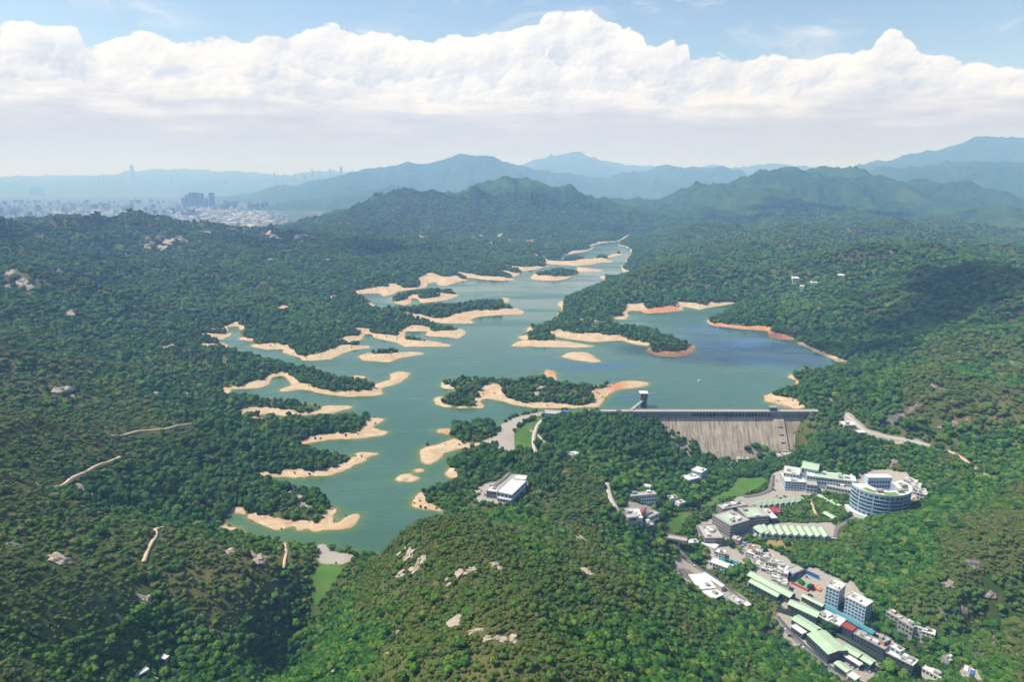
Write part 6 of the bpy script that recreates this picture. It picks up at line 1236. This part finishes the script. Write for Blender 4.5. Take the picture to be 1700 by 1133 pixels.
# ------------------------------------------------------------------ far towns on the plain
city_m = [mm('far_pale_render', (0.40, 0.40, 0.41), scale=0.02), mm('far_grey_render', (0.22, 0.24, 0.27), scale=0.02), mm('far_tan_render', (0.34, 0.30, 0.27), scale=0.02), mm('far_dark_render', (0.09, 0.105, 0.13), scale=0.02)]
def far_pt(px, py, z=-30.0): 
    x, y = on_level(px, py, z); return float(x), float(y)
def tower(name, label, group, x, y, z, w, d, h, mi, rz=0.0, crown=True, seed=0):
    bm = bmesh.new(); add_box(bm, -w / 2, w / 2, -d / 2, d / 2, -15, h)
    if crown: add_box(bm, -w / 3, w / 3, -d / 3, d / 3, h + 0.01, h * 1.05 + 3)
    o = part(name, bm, city_m[mi], None); o.location = (x, y, z); o.rotation_euler = (0, 0, rz); tag(o, label, 'tower block', group); return o
rc = random.Random(11)
for i, (px, top, w) in enumerate(((306.5, 331, 4.6), (312.5, 326, 5), (318.8, 323.5, 5), (325, 323, 5), (331.2, 323.5, 5), (337.4, 324, 5), (344.5, 333, 5))):
    x, y = far_pt(px, 348); s = math.hypot(x, y) / FPX; tower('tower_block', 'dark high-rise block in the dense cluster rising from the plain', 'dark high-rise cluster on the plain', x, y, -30, w * s * .92, 30, (348 - top) * s, 3, 0.05 * i, False)
x, y = far_pt(353.5, 348); tower('tower_block', 'tallest dark tower standing at the right end of the high-rise cluster', None, x, y, -30, 7 * y / FPX, 40, 27 * y / FPX, 3, 0, False)
for i, (px, base, top, w) in enumerate(((57, 375, 362, 9), (84, 374, 363, 9), (95, 374, 362, 9), (106, 374, 362.5, 9), (117, 373, 362, 8))):
    x, y = far_pt(px, base); s = math.hypot(x, y) / FPX; tower('tower_block', 'broad grey slab block in the row on the near edge of the plain', 'grey slab blocks on the plain', x, y, -30, w * s, 25, (base - top) * s, 1)
for i in range(170):
    px = rc.uniform(-8, 470); py = rc.uniform(340, 366) if px < 330 else rc.uniform(340, 354); x, y = far_pt(px, py)
    if float(ground(x, y)) > 30: continue
    tower('tower_block', 'small hazy tower block in the town spread over the plain', 'town blocks on the plain', x, y, float(ground(x, y)), rc.uniform(20, 55), rc.uniform(18, 40), rc.uniform(16, 52), rc.choice((0, 1, 1, 1, 3)), rc.uniform(0, 1.5))
for px, top, w in ((218.5, 275, 4.5), (163, 292, 3), (170, 290, 3), (284, 294, 4), (296, 297, 4), (330, 300, 3), (52, 312, 5), (60, 313, 5), (68, 314, 6), (440, 289, 3), (455, 286, 3), (490, 289, 3), (518, 282, 3), (530, 288, 4), (548, 281, 3), (566, 278, 4), (585, 284, 3), (202, 298, 5), (240, 299, 6), (190, 300, 5), (310, 301, 5), (350, 303, 4), (375, 300, 4), (400, 296, 3), (470, 292, 4), (505, 290, 4)):
    D = 18500 if top < 310 else 14500; dx, dy, dz = (float(t) for t in rays(px, top)); x, y = dx / dy * D, D; zt = CAM_H + dz / dy * D; zg = float(ground(x, y)); s = D / FPX
    tower('skyscraper', 'slender hazy supertall tower standing highest on the far left skyline' if px == 218.5 else 'faint skyscraper on the hazy far skyline', None if px == 218.5 else 'far skyline towers', x, y, zg, w * s, w * s, max(zt - zg, 30), 1, 0.3)
# low sheds and houses too many to count
def sprawl(name, label, n, boxpx, zmax, sizes, seed):
    r = random.Random(seed); V, Fs = [], []
    for i in range(n):
        px = r.uniform(boxpx[0], boxpx[1]); py = r.uniform(boxpx[2], boxpx[3]); x, y = far_pt(px, py, -22.0); g = float(ground(x, y))
        if g > zmax: continue
        w, d, h = r.uniform(*sizes) / 2, r.uniform(*sizes) / 2, r.uniform(4, 11); a = r.uniform(0, 1.57); ca, sa = math.cos(a), math.sin(a); b0 = len(V)
        for z in (g - 5, g + h):
            for sx, sy in ((-w, -d), (w, -d), (w, d), (-w, d)): V.append((x + sx * ca - sy * sa, y + sx * sa + sy * ca, z))
        Fs += [(b0, b0 + 1, b0 + 5, b0 + 4), (b0 + 1, b0 + 2, b0 + 6, b0 + 5), (b0 + 2, b0 + 3, b0 + 7, b0 + 6), (b0 + 3, b0, b0 + 4, b0 + 7), (b0 + 4, b0 + 5, b0 + 6, b0 + 7)]
    o = mesh_obj(name, V, Fs, mm('far_town_render', (0.27, 0.27, 0.28), scale=0.03, var=0.4) if n != 420 else mm('far_shed_roofs', (0.44, 0.43, 0.42), scale=0.03, var=0.3)); tag(o, label, 'town', kind='stuff')
sprawl('far_town_houses', 'low pale houses and sheds spread over the left plain', 3800, (-20, 480, 330, 386), 6, (11, 36), 3)
sprawl('far_valley_houses', 'low pale sheds on the plain seen through the far saddle', 420, (985, 1130, 326, 350), 15, (25, 80), 5)
sprawl('far_plain_sheds', 'bright white sheds along the near edge of the left plain', 420, (90, 450, 352, 388), 6, (25, 90), 9)

# ------------------------------------------------------------------ the air: one even box of haze round camera and landscape
HAZE_DENSITY = 1.25e-4
def haze():
    me = bpy.data.meshes.new('haze'); bm = bmesh.new(); bmesh.ops.create_cube(bm, size=1.0)
    for v in bm.verts: v.co = Vector((v.co.x * 62000, v.co.y * 62000, (v.co.z + 0.5) * (HAZE_TOP + 130) - 130))
    bm.to_mesh(me); bm.free(); o = bpy.data.objects.new('haze', me); COL.objects.link(o)
    m = bpy.data.materials.new('haze'); m.use_nodes = True; nt = m.node_tree; nt.nodes.clear()
    out = nt.nodes.new('ShaderNodeOutputMaterial'); pv = nn(nt, 'ShaderNodeVolumePrincipled')
    pv.inputs['Color'].default_value = (0.285, 0.505, 1.0, 1); pv.inputs['Absorption Color'].default_value = (1, 1, 1, 1); pv.inputs['Density'].default_value = HAZE_DENSITY; pv.inputs['Anisotropy'].default_value = 0.0
    nt.links.new(pv.outputs[0], out.inputs['Volume']); me.materials.append(m)
    tag(o, 'pale blue haze filling the air', 'haze', kind='stuff')
# cumulus drifting overhead, above the haze: their broken shade lies on hills and lake
def drifting_cloud(sx, sy, rx, ry, rot, seed, n=46):
    r = random.Random(seed); bm = bmesh.new(); ca, sa = math.cos(rot), math.sin(rot)
    for i in range(n):
        t = r.uniform(0, 6.283); q = math.sqrt(r.random()); x, y = math.cos(t) * q * rx, math.sin(t) * q * ry; rad = r.uniform(0.16, 0.34) * ry * (1.25 - 0.75 * q) + 12
        res = bmesh.ops.create_icosphere(bm, subdivisions=3, radius=1.0)
        for v in res['verts']:
            d = v.co.copy(); k = 1 + 0.35 * math.sin(d.x * 4 + i) * math.sin(d.y * 5 - i) + r.uniform(-.07, .07)
            v.co = Vector((x * ca - y * sa + d.x * rad * 1.3 * k, x * sa + y * ca + d.y * rad * k, max(d.z, -0.35) * rad * 0.7 * k))
    m = bpy.data.materials.get('cloud_vapour')
    if not m:
        m = bpy.data.materials.new('cloud_vapour'); m.use_nodes = True; nt = m.node_tree; b = nt.nodes['Principled BSDF']; b.inputs['Base Color'].default_value = (0.85, 0.85, 0.87, 1); b.inputs['Roughness'].default_value = 1; b.inputs['Specular IOR Level'].default_value = 0; b.inputs['Alpha'].default_value = 0.24
    o = bm_obj('cloud', bm, m); k = (2300 - 60) / sun_dir.z; o.location = (sx + sun_dir.x * k, sy + sun_dir.y * k, 2300.0)
    tag(o, 'fair-weather cloud drifting over the lake', 'cloud', kind='stuff')
drifting_cloud(640, 1290, 460, 150, 0.12, 1); drifting_cloud(1150, 1500, 420, 230, 0.2, 2); drifting_cloud(-700, 2650, 420, 220, -0.2, 4); drifting_cloud(1900, 4300, 700, 330, 0.1, 5); drifting_cloud(-1500, 1900, 380, 200, 0.3, 6)
HAZE_TOP = float(max(GZ.max(), CAM_H)) + 40
haze()
SC.cycles.max_bounces = 4; SC.cycles.diffuse_bounces = 2; SC.cycles.glossy_bounces = 2; SC.cycles.volume_bounces = 1; SC.cycles.transparent_max_bounces = 8
SC.cycles.caustics_reflective = False; SC.cycles.caustics_refractive = False
SC.cycles.use_adaptive_sampling = True; SC.cycles.adaptive_threshold = 0.03
